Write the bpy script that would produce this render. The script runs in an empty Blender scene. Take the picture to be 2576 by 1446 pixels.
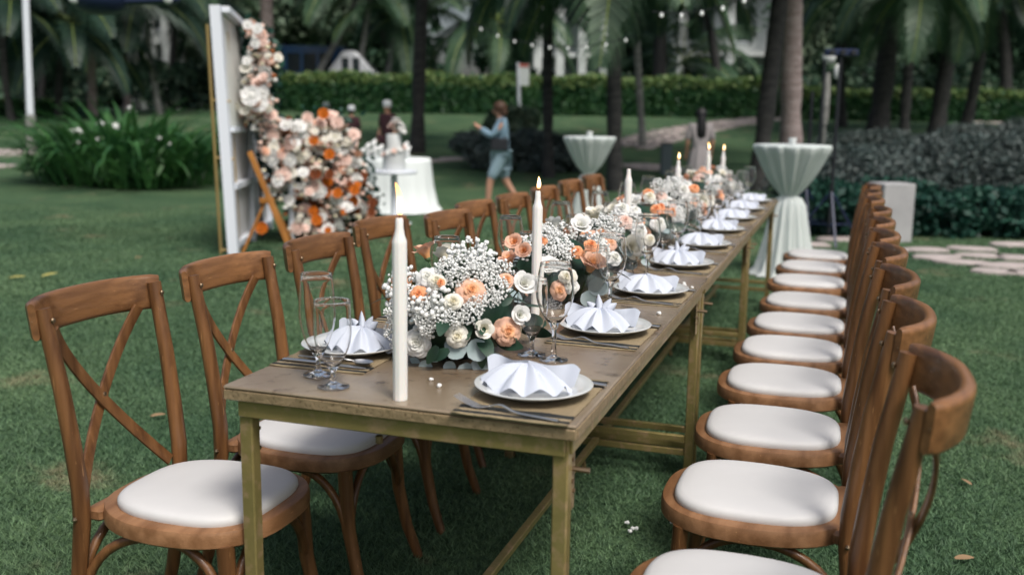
import bpy, math, random
import numpy as np
from mathutils import Vector, Matrix, Quaternion

# ---------------------------------------------------------------- camera, sky, sun, exposure
sc = bpy.context.scene
COL = sc.collection
CAM = Vector((1.19698, -1.69081, 1.31295))
YAW, PITCH, ROLL, FPX = -0.322707, 0.174003, 0.0139094, 986.95
cy, sy, cp, sp = math.cos(YAW), math.sin(YAW), math.cos(PITCH), math.sin(PITCH)
F = Vector((sy*cp, cy*cp, -sp)); R0 = Vector((cy, -sy, 0)); U0 = R0.cross(F)
R = R0*math.cos(ROLL) + U0*math.sin(ROLL); U = -R0*math.sin(ROLL) + U0*math.cos(ROLL)
cd = bpy.data.cameras.new('camera'); camo = bpy.data.objects.new('camera', cd); COL.objects.link(camo)
M = Matrix((R, U, -F)).transposed().to_4x4(); M.translation = CAM; camo.matrix_world = M
cd.sensor_width = 36; cd.lens = FPX/1024*36; cd.clip_end = 600; cd.clip_start = .05
cd.dof.use_dof = True; cd.dof.focus_distance = 2.55; cd.dof.aperture_fstop = 2.3
sc.camera = camo
w = bpy.data.worlds.new('World'); sc.world = w; w.use_nodes = True
nt = w.node_tree; bg = nt.nodes['Background']
sky = nt.nodes.new('ShaderNodeTexSky'); sky.sky_type = 'NISHITA'; sky.sun_disc = False
SUN_EL, SUN_AZ = math.radians(56), math.radians(132)     # azimuth from +y towards +x
sky.sun_elevation = SUN_EL; sky.sun_rotation = SUN_AZ
sky.air_density = 1.0; sky.dust_density = 5.0; sky.ozone_density = 1.0
cloud = nt.nodes.new('ShaderNodeHueSaturation'); cloud.inputs['Saturation'].default_value = .78   # thin cloud cover: a paler sky all round
nt.links.new(sky.outputs[0], cloud.inputs['Color']); nt.links.new(cloud.outputs[0], bg.inputs[0]); bg.inputs[1].default_value = 0.075
sl = bpy.data.lights.new('sun', 'SUN'); so = bpy.data.objects.new('sun', sl); COL.objects.link(so)
sl.energy = 1.7; sl.angle = math.radians(18); sl.color = (1, .96, .91)
sd = Vector((math.sin(SUN_AZ)*math.cos(SUN_EL), math.cos(SUN_AZ)*math.cos(SUN_EL), math.sin(SUN_EL)))
so.rotation_euler = sd.to_track_quat('Z', 'Y').to_euler()
sc.view_settings.view_transform = 'Standard'; sc.view_settings.look = 'None'
sc.view_settings.exposure = 0.72; sc.view_settings.gamma = 1; sc.view_settings.use_curve_mapping = False
sc.render.engine = 'CYCLES'; sc.cycles.max_bounces = 20; sc.cycles.transmission_bounces = 20; sc.cycles.diffuse_bounces = 3; sc.cycles.glossy_bounces = 4
sc.cycles.use_denoising = True

# ---------------------------------------------------------------- helpers
FH = Vector((F.x, F.y, 0)).normalized(); RH = Vector((FH.y, -FH.x, 0))
K = 2576/1024; CX, CYY = 512, 287.4
def ray(u, v): return F + R*((u/K-CX)/FPX) - U*((v/K-CYY)/FPX)
def ground_z(x, y):
    t = (x-CAM.x)*FH.x + (y-CAM.y)*FH.y
    s = min(max((t-13)/24, 0), 1); return 1.27*s*s*(3-2*s)
def at(u, v):                                   # ground point seen at a pixel of the photograph
    d = ray(u, v); t = .5
    for i in range(4000):
        p = CAM + d*t
        if p.z <= ground_z(p.x, p.y): break
        t += .03
    return Vector((p.x, p.y, ground_z(p.x, p.y)))
def far(u, depth):                              # ground point in column u at a distance
    d = ray(u, 290); d = Vector((d.x, d.y, 0)); d *= depth/(d.x*FH.x+d.y*FH.y)
    x, y = CAM.x+d.x, CAM.y+d.y; return Vector((x, y, ground_z(x, y)))
def dep(p): return (p.x-CAM.x)*FH.x + (p.y-CAM.y)*FH.y
def zat(v, u, p):                               # height of the point above p seen at pixel row v
    d = ray(u, v); return CAM.z + d.z*dep(p)/(d.x*FH.x+d.y*FH.y)

class MB:
    def __init__(s): s.v = []; s.f = []; s.m = []
    def add(s, vs, fs, mi=0):
        o = len(s.v); s.v += [tuple(p) for p in vs]; s.f += [tuple(i+o for i in f) for f in fs]; s.m += [mi]*len(fs); return s
    def box(s, c, d, rot=None, mi=0, b=0):
        x, y, z = d[0]/2, d[1]/2, d[2]/2
        if b <= 0:
            vs = [Vector((i, j, k)) for i in (-x, x) for j in (-y, y) for k in (-z, z)]
            fs = [(0,1,3,2),(4,6,7,5),(0,4,5,1),(2,3,7,6),(0,2,6,4),(1,5,7,3)]
        else:
            vs = []; fs = []
            for k, e in ((-z, b), (-z+b, 0), (z-b, 0), (z, b)):
                X, Y = x-e, y-e
                vs += [Vector(q+(k,)) for q in ((-X+b,-Y),(X-b,-Y),(X,-Y+b),(X,Y-b),(X-b,Y),(-X+b,Y),(-X,Y-b),(-X,-Y+b))]
            for r in range(3):
                for i in range(8): j = (i+1) % 8; fs.append((r*8+i, r*8+j, r*8+8+j, r*8+8+i))
            fs.append(tuple(range(7, -1, -1))); fs.append(tuple(range(24, 32)))
        if rot is not None: vs = [rot @ q for q in vs]
        c = Vector(c); return s.add([q+c for q in vs], fs, mi)
    def sweep(s, pts, prof, up=(0, 0, 1), scale=None, mi=0, cap=True):
        # prof: list of (a,b) points, a along side axis, b along up axis
        pts = [Vector(p) for p in pts]; n = len(prof); up = Vector(up); vs = []; fs = []
        for i, p in enumerate(pts):
            t = (pts[min(i+1, len(pts)-1)] - pts[max(i-1, 0)]).normalized()
            side = t.cross(up)
            if side.length < 1e-4: side = t.cross(Vector((1, .01, 0)))
            side.normalize(); u2 = side.cross(t).normalized(); k = 1 if scale is None else scale[i]
            if not isinstance(k, tuple): k = (k, k)
            vs += [p + side*(a*k[0]) + u2*(b*k[1]) for a, b in prof]
        for i in range(len(pts)-1):
            for j in range(n): j2 = (j+1) % n; fs.append((i*n+j, i*n+j2, (i+1)*n+j2, (i+1)*n+j))
        if cap: fs.append(tuple(range(n-1, -1, -1))); fs.append(tuple((len(pts)-1)*n+j for j in range(n)))
        return s.add(vs, fs, mi)
    def tube(s, pts, r, n=8, up=(0, 0, 1), mi=0):
        if not isinstance(r, (list, tuple)): r = [r]*len(pts)
        return s.sweep(pts, [(math.cos(a*2*math.pi/n), math.sin(a*2*math.pi/n)) for a in range(n)], up, list(r), mi)
    def lathe(s, prof, n=24, c=(0, 0, 0), fn=None, mi=0, close=False):
        vs = []; fs = []; c = Vector(c)
        for i, (r, z) in enumerate(prof):
            for j in range(n):
                a = 2*math.pi*j/n; rr = r if fn is None else fn(r, z, a)
                vs.append(c+Vector((rr*math.cos(a), rr*math.sin(a), z)))
        for i in range(len(prof)-1):
            for j in range(n): j2 = (j+1) % n; fs.append((i*n+j, i*n+j2, (i+1)*n+j2, (i+1)*n+j))
        if close:
            fs.append(tuple(range(n-1, -1, -1))); fs.append(tuple((len(prof)-1)*n+j for j in range(n)))
        return s.add(vs, fs, mi)
    def ico(s, c, r, mi=0, sc=(1, 1, 1)):
        t = (1+5**.5)/2; q = [(-1,t,0),(1,t,0),(-1,-t,0),(1,-t,0),(0,-1,t),(0,1,t),(0,-1,-t),(0,1,-t),(t,0,-1),(t,0,1),(-t,0,-1),(-t,0,1)]
        l = math.sqrt(1+t*t); c = Vector(c)
        return s.add([c+Vector((a*sc[0], b*sc[1], d*sc[2]))*(r/l) for a, b, d in q],
            [(0,11,5),(0,5,1),(0,1,7),(0,7,10),(0,10,11),(1,5,9),(5,11,4),(11,10,2),(10,7,6),(7,1,8),(3,9,4),(3,4,2),(3,2,6),(3,6,8),(3,8,9),(4,9,5),(2,4,11),(6,2,10),(8,6,7),(9,8,1)], mi)
    def ball(s, c, r, n=12, mi=0, sc=(1, 1, 1)):
        k = n//2; vs = []; fs = []; c = Vector(c)
        for i in range(k+1):
            th = math.pi*i/k
            for j in range(n):
                a = 2*math.pi*j/n
                vs.append(c+Vector((math.sin(th)*math.cos(a)*sc[0], math.sin(th)*math.sin(a)*sc[1], math.cos(th)*sc[2]))*r)
        for i in range(k):
            for j in range(n): j2 = (j+1) % n; fs.append((i*n+j, (i+1)*n+j, (i+1)*n+j2, i*n+j2))
        return s.add(vs, fs, mi)
    def mesh(s, name, mats, smooth=35):
        me = bpy.data.meshes.new(name); me.from_pydata(s.v, [], s.f)
        for m in (mats if isinstance(mats, (list, tuple)) else [mats]): me.materials.append(m)
        if any(s.m): me.polygons.foreach_set('material_index', s.m)
        if smooth:
            me.polygons.foreach_set('use_smooth', [True]*len(s.f))
            if smooth < 180: me.set_sharp_from_angle(angle=math.radians(smooth))
        me.update(); return me
    def build(s, name, mats, parent=None, smooth=35, loc=None, rot=None):
        return inst(name, s.mesh(name, mats, smooth), parent, loc, rot)
def inst(name, me, parent=None, loc=None, rot=None, scale=None):
    o = bpy.data.objects.new(name, me); COL.objects.link(o)
    if parent: o.parent = parent
    if loc is not None: o.location = loc
    if rot is not None:
        if isinstance(rot, Quaternion): o.rotation_mode = 'QUATERNION'; o.rotation_quaternion = rot
        else: o.rotation_euler = rot
    if scale is not None: o.scale = scale if isinstance(scale, (tuple, Vector)) else (scale,)*3
    return o
def tag(o, label=None, cat=None, group=None, kind=None):
    if label: o['label'] = label
    if cat: o['category'] = cat
    if group: o['group'] = group
    if kind: o['kind'] = kind
    return o
def thing(name, label, cat, loc=(0, 0, 0), rz=0, group=None):
    o = bpy.data.objects.new(name, None); COL.objects.link(o); o.empty_display_size = .1
    o.location = loc; o.rotation_euler = (0, 0, rz); return tag(o, label, cat, group)
def kids(o): return [c for c in ALL_KIDS(o)]
def ALL_KIDS(o): return [c for c in COL.objects if c.parent == o]
def copy_tree(o, ks, label=None, loc=None, rz=None):       # ks: nested list of (child, [grandchildren])
    c = o.copy(); COL.objects.link(c)
    if label: c['label'] = label
    if loc is not None: c.location = loc
    if rz is not None: c.rotation_euler = (0, 0, rz)
    for k, gs in ks:
        d = k.copy(); COL.objects.link(d); d.parent = c
        for g in gs: e = g.copy(); COL.objects.link(e); e.parent = d
    return c
def tree_of(o): return [(k, ALL_KIDS(k)) for k in ALL_KIDS(o)]

# ---------------------------------------------------------------- materials
def mat(name, col, rough=.6, col2=None, nscale=8, bump=0, bscale=40, metal=0, spec=.5, stretch=(1, 1, 1), trans=0, ior=1.45, sub=0, emis=None, estr=0, gen='Object', col3=None, ramp=(.35, .65), w3=(.62, .7), sheen=0, coat=0):
    m = bpy.data.materials.new(name); m.use_nodes = True; n = m.node_tree.nodes; l = m.node_tree.links
    p = n['Principled BSDF']; p.inputs['Base Color'].default_value = (*col, 1); p.inputs['Roughness'].default_value = rough
    p.inputs['Metallic'].default_value = metal; p.inputs['IOR'].default_value = ior; p.inputs['Transmission Weight'].default_value = trans
    p.inputs['Specular IOR Level'].default_value = spec; p.inputs['Coat Weight'].default_value = coat
    if sub: p.inputs['Subsurface Weight'].default_value = sub; p.inputs['Subsurface Radius'].default_value = (.02, .012, .008); p.inputs['Subsurface Scale'].default_value = .5
    if emis: p.inputs['Emission Color'].default_value = (*emis, 1); p.inputs['Emission Strength'].default_value = estr
    if col2 or bump:
        tc = n.new('ShaderNodeTexCoord'); mp = n.new('ShaderNodeMapping'); mp.inputs['Scale'].default_value = stretch
        l.new(tc.outputs[gen], mp.inputs[0])
    if col2:
        ns = n.new('ShaderNodeTexNoise'); ns.inputs['Scale'].default_value = nscale; ns.inputs['Detail'].default_value = 4
        l.new(mp.outputs[0], ns.inputs[0])
        cr = n.new('ShaderNodeValToRGB'); e = cr.color_ramp.elements
        e[0].position = ramp[0]; e[0].color = (*col, 1); e[1].position = ramp[1]; e[1].color = (*col2, 1)
        l.new(ns.outputs[0], cr.inputs[0]); out = cr.outputs[0]
        if col3:
            n3 = n.new('ShaderNodeTexNoise'); n3.inputs['Scale'].default_value = nscale*4.7; n3.inputs['Detail'].default_value = 5
            l.new(mp.outputs[0], n3.inputs[0]); r3 = n.new('ShaderNodeValToRGB'); r3.color_ramp.elements[0].position = w3[0]; r3.color_ramp.elements[1].position = w3[1]
            l.new(n3.outputs[0], r3.inputs[0]); mx = n.new('ShaderNodeMix'); mx.data_type = 'RGBA'
            l.new(r3.outputs[0], mx.inputs[0]); l.new(out, mx.inputs[6]); mx.inputs[7].default_value = (*col3, 1); out = mx.outputs[2]
        l.new(out, p.inputs['Base Color'])
    if bump:
        nb = n.new('ShaderNodeTexNoise'); nb.inputs['Scale'].default_value = bscale; nb.inputs['Detail'].default_value = 5
        l.new(mp.outputs[0], nb.inputs[0]); bp = n.new('ShaderNodeBump'); bp.inputs['Strength'].default_value = bump; bp.inputs['Distance'].default_value = .01
        l.new(nb.outputs[0], bp.inputs['Height']); l.new(bp.outputs[0], p.inputs['Normal'])
    return m
def vary(m, lo, hi):                             # each piece of timber or vinyl a little lighter or darker
    n = m.node_tree.nodes; l = m.node_tree.links; p = n['Principled BSDF']; src = p.inputs['Base Color'].links[0].from_socket
    oi = n.new('ShaderNodeObjectInfo'); mr = n.new('ShaderNodeMapRange'); mr.inputs[3].default_value = lo; mr.inputs[4].default_value = hi; l.new(oi.outputs['Random'], mr.inputs[0])
    hv = n.new('ShaderNodeHueSaturation'); l.new(mr.outputs[0], hv.inputs['Value']); l.new(src, hv.inputs['Color']); l.new(hv.outputs[0], p.inputs['Base Color'])
def leafmat(name, a, b, rough=.5, tr=.25, nscale=3, spec=.4):
    # foliage: two greens by noise and per-object variation, some light through the leaf
    m = bpy.data.materials.new(name); m.use_nodes = True; n = m.node_tree.nodes; l = m.node_tree.links
    p = n['Principled BSDF']; out = n['Material Output']
    g = n.new('ShaderNodeNewGeometry'); ns = n.new('ShaderNodeTexNoise'); ns.inputs['Scale'].default_value = nscale; ns.inputs['Detail'].default_value = 3
    l.new(g.outputs['Position'], ns.inputs[0]); ri = n.new('ShaderNodeMath'); ri.operation = 'ADD'
    l.new(ns.outputs[0], ri.inputs[0]); mu = n.new('ShaderNodeMath'); mu.operation = 'MULTIPLY_ADD'; mu.inputs[1].default_value = .4; mu.inputs[2].default_value = -.2
    l.new(g.outputs['Random Per Island'], mu.inputs[0]); l.new(mu.outputs[0], ri.inputs[1])
    cr = n.new('ShaderNodeValToRGB'); e = cr.color_ramp.elements; e[0].position = .3; e[0].color = (*a, 1); e[1].position = .75; e[1].color = (*b, 1)
    l.new(ri.outputs[0], cr.inputs[0]); l.new(cr.outputs[0], p.inputs['Base Color']); p.inputs['Roughness'].default_value = rough; p.inputs['Specular IOR Level'].default_value = spec
    t = n.new('ShaderNodeBsdfTranslucent'); l.new(cr.outputs[0], t.inputs[0]); mx = n.new('ShaderNodeMixShader'); mx.inputs[0].default_value = tr
    l.new(p.outputs[0], mx.inputs[1]); l.new(t.outputs[0], mx.inputs[2]); l.new(mx.outputs[0], out.inputs[0]); return m
def petalmat(name, inner, outer, r):
    # petal colour runs from the heart of the bloom to its rim, in the flower's own coordinates
    m = bpy.data.materials.new(name); m.use_nodes = True; n = m.node_tree.nodes; l = m.node_tree.links
    p = n['Principled BSDF']; tc = n.new('ShaderNodeTexCoord'); ln = n.new('ShaderNodeVectorMath'); ln.operation = 'LENGTH'
    mp = n.new('ShaderNodeMapping'); mp.inputs['Scale'].default_value = (1, 1, .5); l.new(tc.outputs['Object'], mp.inputs[0])
    l.new(mp.outputs[0], ln.inputs[0]); ns = n.new('ShaderNodeTexNoise'); ns.inputs['Scale'].default_value = 60; l.new(tc.outputs['Object'], ns.inputs[0])
    ad = n.new('ShaderNodeMath'); ad.operation = 'MULTIPLY_ADD'; ad.inputs[1].default_value = r*.7; l.new(ns.outputs[0], ad.inputs[0]); l.new(ln.outputs['Value'], ad.inputs[2])
    dv = n.new('ShaderNodeMath'); dv.operation = 'DIVIDE'; dv.inputs[1].default_value = r*1.35; l.new(ad.outputs[0], dv.inputs[0])
    cr = n.new('ShaderNodeValToRGB'); e = cr.color_ramp.elements; e[0].position = .25; e[0].color = (*inner, 1); e[1].position = .85; e[1].color = (*outer, 1)
    l.new(dv.outputs[0], cr.inputs[0]); l.new(cr.outputs[0], p.inputs['Base Color']); p.inputs['Roughness'].default_value = .6; p.inputs['Specular IOR Level'].default_value = .25
    t = n.new('ShaderNodeBsdfTranslucent'); l.new(cr.outputs[0], t.inputs[0]); mx = n.new('ShaderNodeMixShader'); mx.inputs[0].default_value = .22
    l.new(p.outputs[0], mx.inputs[1]); l.new(t.outputs[0], mx.inputs[2]); l.new(mx.outputs[0], n['Material Output'].inputs[0]); return m
def lawn_nodes(m, hi):
    n = m.node_tree.nodes; l = m.node_tree.links; p = n['Principled BSDF']; g = n.new('ShaderNodeNewGeometry')
    def noise(s, d=4):
        a = n.new('ShaderNodeTexNoise'); a.inputs['Scale'].default_value = s; a.inputs['Detail'].default_value = d; l.new(g.outputs['Position'], a.inputs[0]); return a
    def ramp(src, p0, c0, p1, c1):
        r = n.new('ShaderNodeValToRGB'); e = r.color_ramp.elements; e[0].position = p0; e[0].color = (*c0, 1); e[1].position = p1; e[1].color = (*c1, 1); l.new(src, r.inputs[0]); return r.outputs[0]
    base = ramp(noise(.9).outputs[0], .36, tuple(c*hi for c in (.052, .102, .056)), .66, tuple(c*hi for c in (.092, .152, .080)))
    fine = ramp(noise(38, 5).outputs[0], .35, (.55, .6, .6), .7, (1.35, 1.3, 1.15))
    mx = n.new('ShaderNodeMix'); mx.data_type = 'RGBA'; mx.blend_type = 'MULTIPLY'; mx.inputs[0].default_value = .8; l.new(base, mx.inputs[6]); l.new(fine, mx.inputs[7])
    dry = n.new('ShaderNodeMath'); dry.operation = 'MULTIPLY'
    l.new(ramp(noise(1.7, 5).outputs[0], .60, (0, 0, 0), .72, (.8, .8, .8)), dry.inputs[0]); l.new(ramp(noise(14, 3).outputs[0], .38, (.15,)*3, .6, (1, 1, 1)), dry.inputs[1])
    m2 = n.new('ShaderNodeMix'); m2.data_type = 'RGBA'; l.new(dry.outputs[0], m2.inputs[0]); l.new(mx.outputs[2], m2.inputs[6]); m2.inputs[7].default_value = (.25*hi, .20*hi, .125*hi, 1)
    return p, m2.outputs[2], l, n, g
def blade_material():
    m = bpy.data.materials.new('grass_blade'); m.use_nodes = True; p, c, l, n, g = lawn_nodes(m, 1.55)
    hv = n.new('ShaderNodeHueSaturation'); mr = n.new('ShaderNodeMapRange'); mr.inputs[3].default_value = .76; mr.inputs[4].default_value = 1.24
    l.new(g.outputs['Random Per Island'], mr.inputs[0]); l.new(mr.outputs[0], hv.inputs['Value']); l.new(c, hv.inputs['Color']); l.new(hv.outputs[0], p.inputs['Base Color'])
    p.inputs['Roughness'].default_value = .6; p.inputs['Specular IOR Level'].default_value = .3
    t = n.new('ShaderNodeBsdfTranslucent'); l.new(hv.outputs[0], t.inputs[0]); mx = n.new('ShaderNodeMixShader'); mx.inputs[0].default_value = .25
    l.new(p.outputs[0], mx.inputs[1]); l.new(t.outputs[0], mx.inputs[2]); l.new(mx.outputs[0], n['Material Output'].inputs[0]); return m
def ground_material():
    m = bpy.data.materials.new('lawn_ground'); m.use_nodes = True; p, c, l, n, g = lawn_nodes(m, 1.0)
    l.new(c, p.inputs['Base Color']); p.inputs['Roughness'].default_value = .95; p.inputs['Specular IOR Level'].default_value = .1
    nb = n.new('ShaderNodeTexNoise'); nb.inputs['Scale'].default_value = 45; nb.inputs['Detail'].default_value = 6; l.new(g.outputs['Position'], nb.inputs[0])
    bp = n.new('ShaderNodeBump'); bp.inputs['Strength'].default_value = .9; bp.inputs['Distance'].default_value = .03; l.new(nb.outputs[0], bp.inputs['Height']); l.new(bp.outputs[0], p.inputs['Normal'])
    return m
MT = {}
MT['wood'] = mat('chair_wood', (.235, .108, .040), .36, (.105, .044, .016), 5, .15, 60, stretch=(9, 9, .7), col3=(.42, .22, .09), w3=(.66, .74), coat=.15)
MT['wood_rail'] = mat('chair_rail_wood', (.25, .116, .044), .34, (.12, .052, .019), 5, .15, 60, stretch=(.8, 9, 9), col3=(.42, .22, .09), w3=(.68, .76), coat=.2)
MT['wood_seat'] = mat('chair_seat_wood', (.30, .155, .074), .42, (.175, .082, .034), 6, .12, 60, stretch=(1, 5, 5), col3=(.45, .25, .12), w3=(.68, .76))
MT['cushion'] = mat('cushion_vinyl', (.60, .595, .585), .5, (.65, .645, .635), 3, .35, 7, spec=.4)
vary(MT['wood'], .66, 1.0); vary(MT['wood_rail'], .78, 1.05); vary(MT['wood_seat'], .85, 1.12); vary(MT['cushion'], .94, 1.02)
MT['bolt'] = mat('brass_bolt', (.30, .22, .14), .4, metal=1)
MT['top'] = mat('bronze_tabletop', (.20, .145, .095), .27, (.33, .265, .185), 3.2, .10, 55, spec=.7, col3=(.11, .075, .045), w3=(.58, .72), metal=.2)
MT['edge'] = mat('worn_table_edge', (.34, .25, .145), .5, (.24, .18, .10), 30, .35, 70, col3=(.13, .085, .045), w3=(.60, .66), metal=.3)
MT['gold'] = mat('gold_painted_steel', (.33, .255, .10), .38, (.24, .205, .075), 7, .15, 60, metal=.45, col3=(.40, .28, .15), w3=(.52, .66))
MT['goldd'] = mat('tarnished_steel', (.22, .16, .07), .5, (.12, .08, .035), 30, .3, 60, metal=.4)
MT['plate'] = mat('plate_porcelain', (.62, .64, .63), .12, coat=.4)
MT['napkin'] = mat('napkin_linen', (.56, .60, .68), .8, bump=.10, bscale=500, spec=.2)
MT['steel'] = mat('cutlery_steel', (.72, .72, .71), .34, metal=1)
MT['wax'] = mat('candle_wax', (.86, .84, .80), .42, sub=.25, bump=.05, bscale=30)
MT['wick'] = mat('burnt_wick', (.02, .018, .016), .9)
MT['glass'] = mat('clear_glass', (1, 1, 1), 0.0, trans=1, ior=1.34)
MT['stem'] = mat('flower_stem', (.07, .13, .05), .6)
MT['breath'] = mat('babys_breath_bloom', (.78, .79, .77), .8, spec=.2)
MT['euc'] = mat('eucalyptus_leaf', (.25, .33, .33), .55, (.33, .40, .41), 20)
MT['dleaf'] = mat('dark_rose_leaf', (.010, .036, .022), .42, (.018, .055, .030), 25)
MT['bowl'] = mat('dark_bowl', (.02, .025, .03), .4)
MT['peach'] = petalmat('peach_petal', (.92, .42, .10), (.84, .52, .38), .04)
MT['coral'] = petalmat('coral_petal', (.86, .30, .10), (.88, .42, .22), .04)
MT['blush'] = petalmat('blush_petal', (.86, .50, .38), (.84, .64, .56), .04)
MT['ivory'] = petalmat('ivory_petal', (.82, .74, .48), (.84, .82, .74), .04)
MT['whitep'] = petalmat('white_petal', (.80, .80, .70), (.86, .86, .84), .04)
MT['orangep'] = petalmat('orange_petal', (.46, .11, .008), (.62, .17, .015), .05)
MT['rustp'] = petalmat('rust_petal', (.13, .035, .012), (.24, .07, .025), .05)
MT['white'] = mat('white_paint', (.72, .76, .82), .5)
MT['whitew'] = mat('white_cloth', (.74, .79, .78), .85, spec=.15)
MT['chiffon'] = leafmat('white_chiffon', (.78, .84, .81), (.84, .88, .86), .9, .4, 2, .1)
MT['black'] = mat('black_metal', (.012, .014, .018), .5)
MT['navy'] = mat('navy_enamel', (.012, .022, .06), .4)
MT['bulb'] = mat('bulb_glass', (.8, .85, .85), .3, emis=(1, .95, .85), estr=.15)
MT['skin'] = mat('skin', (.46, .25, .17), .55, sub=.05)
MT['stone'] = mat('path_stone', (.36, .31, .29), .9, (.48, .42, .40), 3, .3, 20)
MT['concrete'] = mat('pale_concrete', (.33, .33, .335), .9, (.40, .40, .40), 4, .2, 30)
MT['darkpost'] = mat('grey_post_paint', (.10, .13, .14), .7)
MT['bark'] = mat('dark_palm_bark', (.016, .018, .018), .9, (.05, .048, .046), 5, .6, 12, stretch=(1, 1, 4))
MT['barkp'] = mat('pinkish_palm_bark', (.27, .21, .20), .9, (.42, .35, .335), 3, .6, 10, stretch=(1, 1, 6), col3=(.10, .07, .065), w3=(.55, .65))
MT['barkg'] = mat('pale_grey_bark', (.17, .17, .16), .9, (.30, .30, .28), 4, .4, 10, stretch=(1, 1, 3))
MT['frond'] = leafmat('dark_palm_frond', (.012, .036, .025), (.030, .068, .042), .5, .25, 1.2)
MT['frondg'] = leafmat('green_palm_frond', (.04, .095, .05), (.085, .15, .08), .5, .3, 1.2)
MT['midrib'] = mat('yellow_green_midrib', (.19, .25, .06), .5)
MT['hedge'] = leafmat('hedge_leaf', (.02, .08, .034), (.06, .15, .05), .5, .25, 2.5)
MT['hedget'] = leafmat('hedge_top_leaf', (.15, .25, .08), (.26, .34, .13), .5, .25, 2.5)  # paler leaves mixed in towards the top of each hedge
MT['greyleaf'] = leafmat('grey_shrub_leaf', (.05, .078, .072), (.115, .14, .132), .7, .15, 2.5)
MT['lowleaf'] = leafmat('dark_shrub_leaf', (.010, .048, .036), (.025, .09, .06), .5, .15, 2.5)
MT['lily'] = leafmat('lily_leaf', (.02, .085, .03), (.07, .19, .05), .4, .3, 2)
MT['tree'] = leafmat('tree_leaf', (.016, .05, .030), (.055, .115, .06), .6, .2, .35)
MT['treeb'] = leafmat('pale_tree_leaf', (.07, .13, .08), (.19, .25, .16), .6, .25, .4)
MT['ground'] = ground_material(); MT['blade'] = blade_material()

# ---------------------------------------------------------------- ground and grass
def make_ground():
    ts = list(np.concatenate([np.arange(-30, 0, 3), np.arange(0, 45, .75), np.arange(45, 260, 8)])); ss = list(np.arange(-150, 151, 5.))
    mb = MB(); vs = []
    for t in ts:
        for s in ss:
            p = CAM + FH*float(t) + RH*float(s); vs.append((p.x, p.y, ground_z(p.x, p.y)))
    n = len(ss); fs = [(i*n+j, i*n+j+1, (i+1)*n+j+1, (i+1)*n+j) for i in range(len(ts)-1) for j in range(n-1)]
    mb.add(vs, fs); tag(mb.build('lawn', MT['ground'], smooth=180), kind='structure')
make_ground()
def make_grass():
    rng = np.random.default_rng(5); N = 680000
    # distance chosen so that blades stay about equally dense in view
    a, b = 1.1, 17.0; q = rng.random(N); t = a*(b/a)**q
    s = (rng.random(N)*2-1)*(.62*t+.9)
    base = np.array([CAM.x, CAM.y])[None] + t[:, None]*np.array([FH.x, FH.y])[None] + s[:, None]*np.array([RH.x, RH.y])[None]
    clump = np.sin(base[:, 0]*9+np.sin(base[:, 1]*7)*2)*np.sin(base[:, 1]*11+np.cos(base[:, 0]*5)*2)
    h = (.013+.011*rng.random(N))*(1+.35*clump)*np.clip((17-t)/7, .15, 1)*.9; wd = .0006+.00062*t
    ang = rng.random(N)*2*np.pi; la = rng.random(N)*2*np.pi; lean = h*(.3+1.3*rng.random(N))
    dx, dy = np.cos(ang)*wd, np.sin(ang)*wd
    co = np.zeros((N, 3, 3)); co[:, 0, 0] = base[:, 0]-dx; co[:, 0, 1] = base[:, 1]-dy
    co[:, 1, 0] = base[:, 0]+dx; co[:, 1, 1] = base[:, 1]+dy
    co[:, 2, 0] = base[:, 0]+np.cos(la)*lean; co[:, 2, 1] = base[:, 1]+np.sin(la)*lean; co[:, 2, 2] = h
    me = bpy.data.meshes.new('grass'); me.vertices.add(N*3); me.vertices.foreach_set('co', co.ravel())
    me.loops.add(N*3); me.loops.foreach_set('vertex_index', np.arange(N*3, dtype=np.int32))
    me.polygons.add(N); me.polygons.foreach_set('loop_start', np.arange(0, N*3, 3, dtype=np.int32))
    me.materials.append(MT['blade']); me.update(calc_edges=True)
    tag(inst('grass', me), 'short trampled green turf under the tables and chairs', 'grass', kind='stuff')
make_grass()

# ---------------------------------------------------------------- leaf masses
def leaf_cloud(name, pts, size, mats, parent=None, seed=0, smooth=None, elong=1.6, mi=None):
    """pts Nx3 positions; one diamond leaf (two triangles, folded) at each."""
    rng = np.random.default_rng(seed); pts = np.asarray(pts, float); N = len(pts)
    d = rng.normal(size=(N, 3)); d /= np.linalg.norm(d, axis=1)[:, None]; e = rng.normal(size=(N, 3)); e = np.cross(d, e); e /= np.linalg.norm(e, axis=1)[:, None]
    f = np.cross(d, e); sz = (size*(.6+.8*rng.random(N)))[:, None]
    co = np.stack([pts-d*sz*elong/2, pts+e*sz/2+f*sz*.12, pts+d*sz*elong/2, pts-e*sz/2+f*sz*.12], 1)
    me = bpy.data.meshes.new(name); me.vertices.add(N*4); me.vertices.foreach_set('co', co.ravel())
    me.loops.add(N*4); me.loops.foreach_set('vertex_index', np.arange(N*4, dtype=np.int32))
    me.polygons.add(N); me.polygons.foreach_set('loop_start', np.arange(0, N*4, 4, dtype=np.int32))
    for m in (mats if isinstance(mats, (list, tuple)) else [mats]): me.materials.append(m)
    if mi is not None: me.polygons.foreach_set('material_index', np.asarray(mi, np.int32))
    me.update(calc_edges=True); return inst(name, me, parent)
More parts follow.
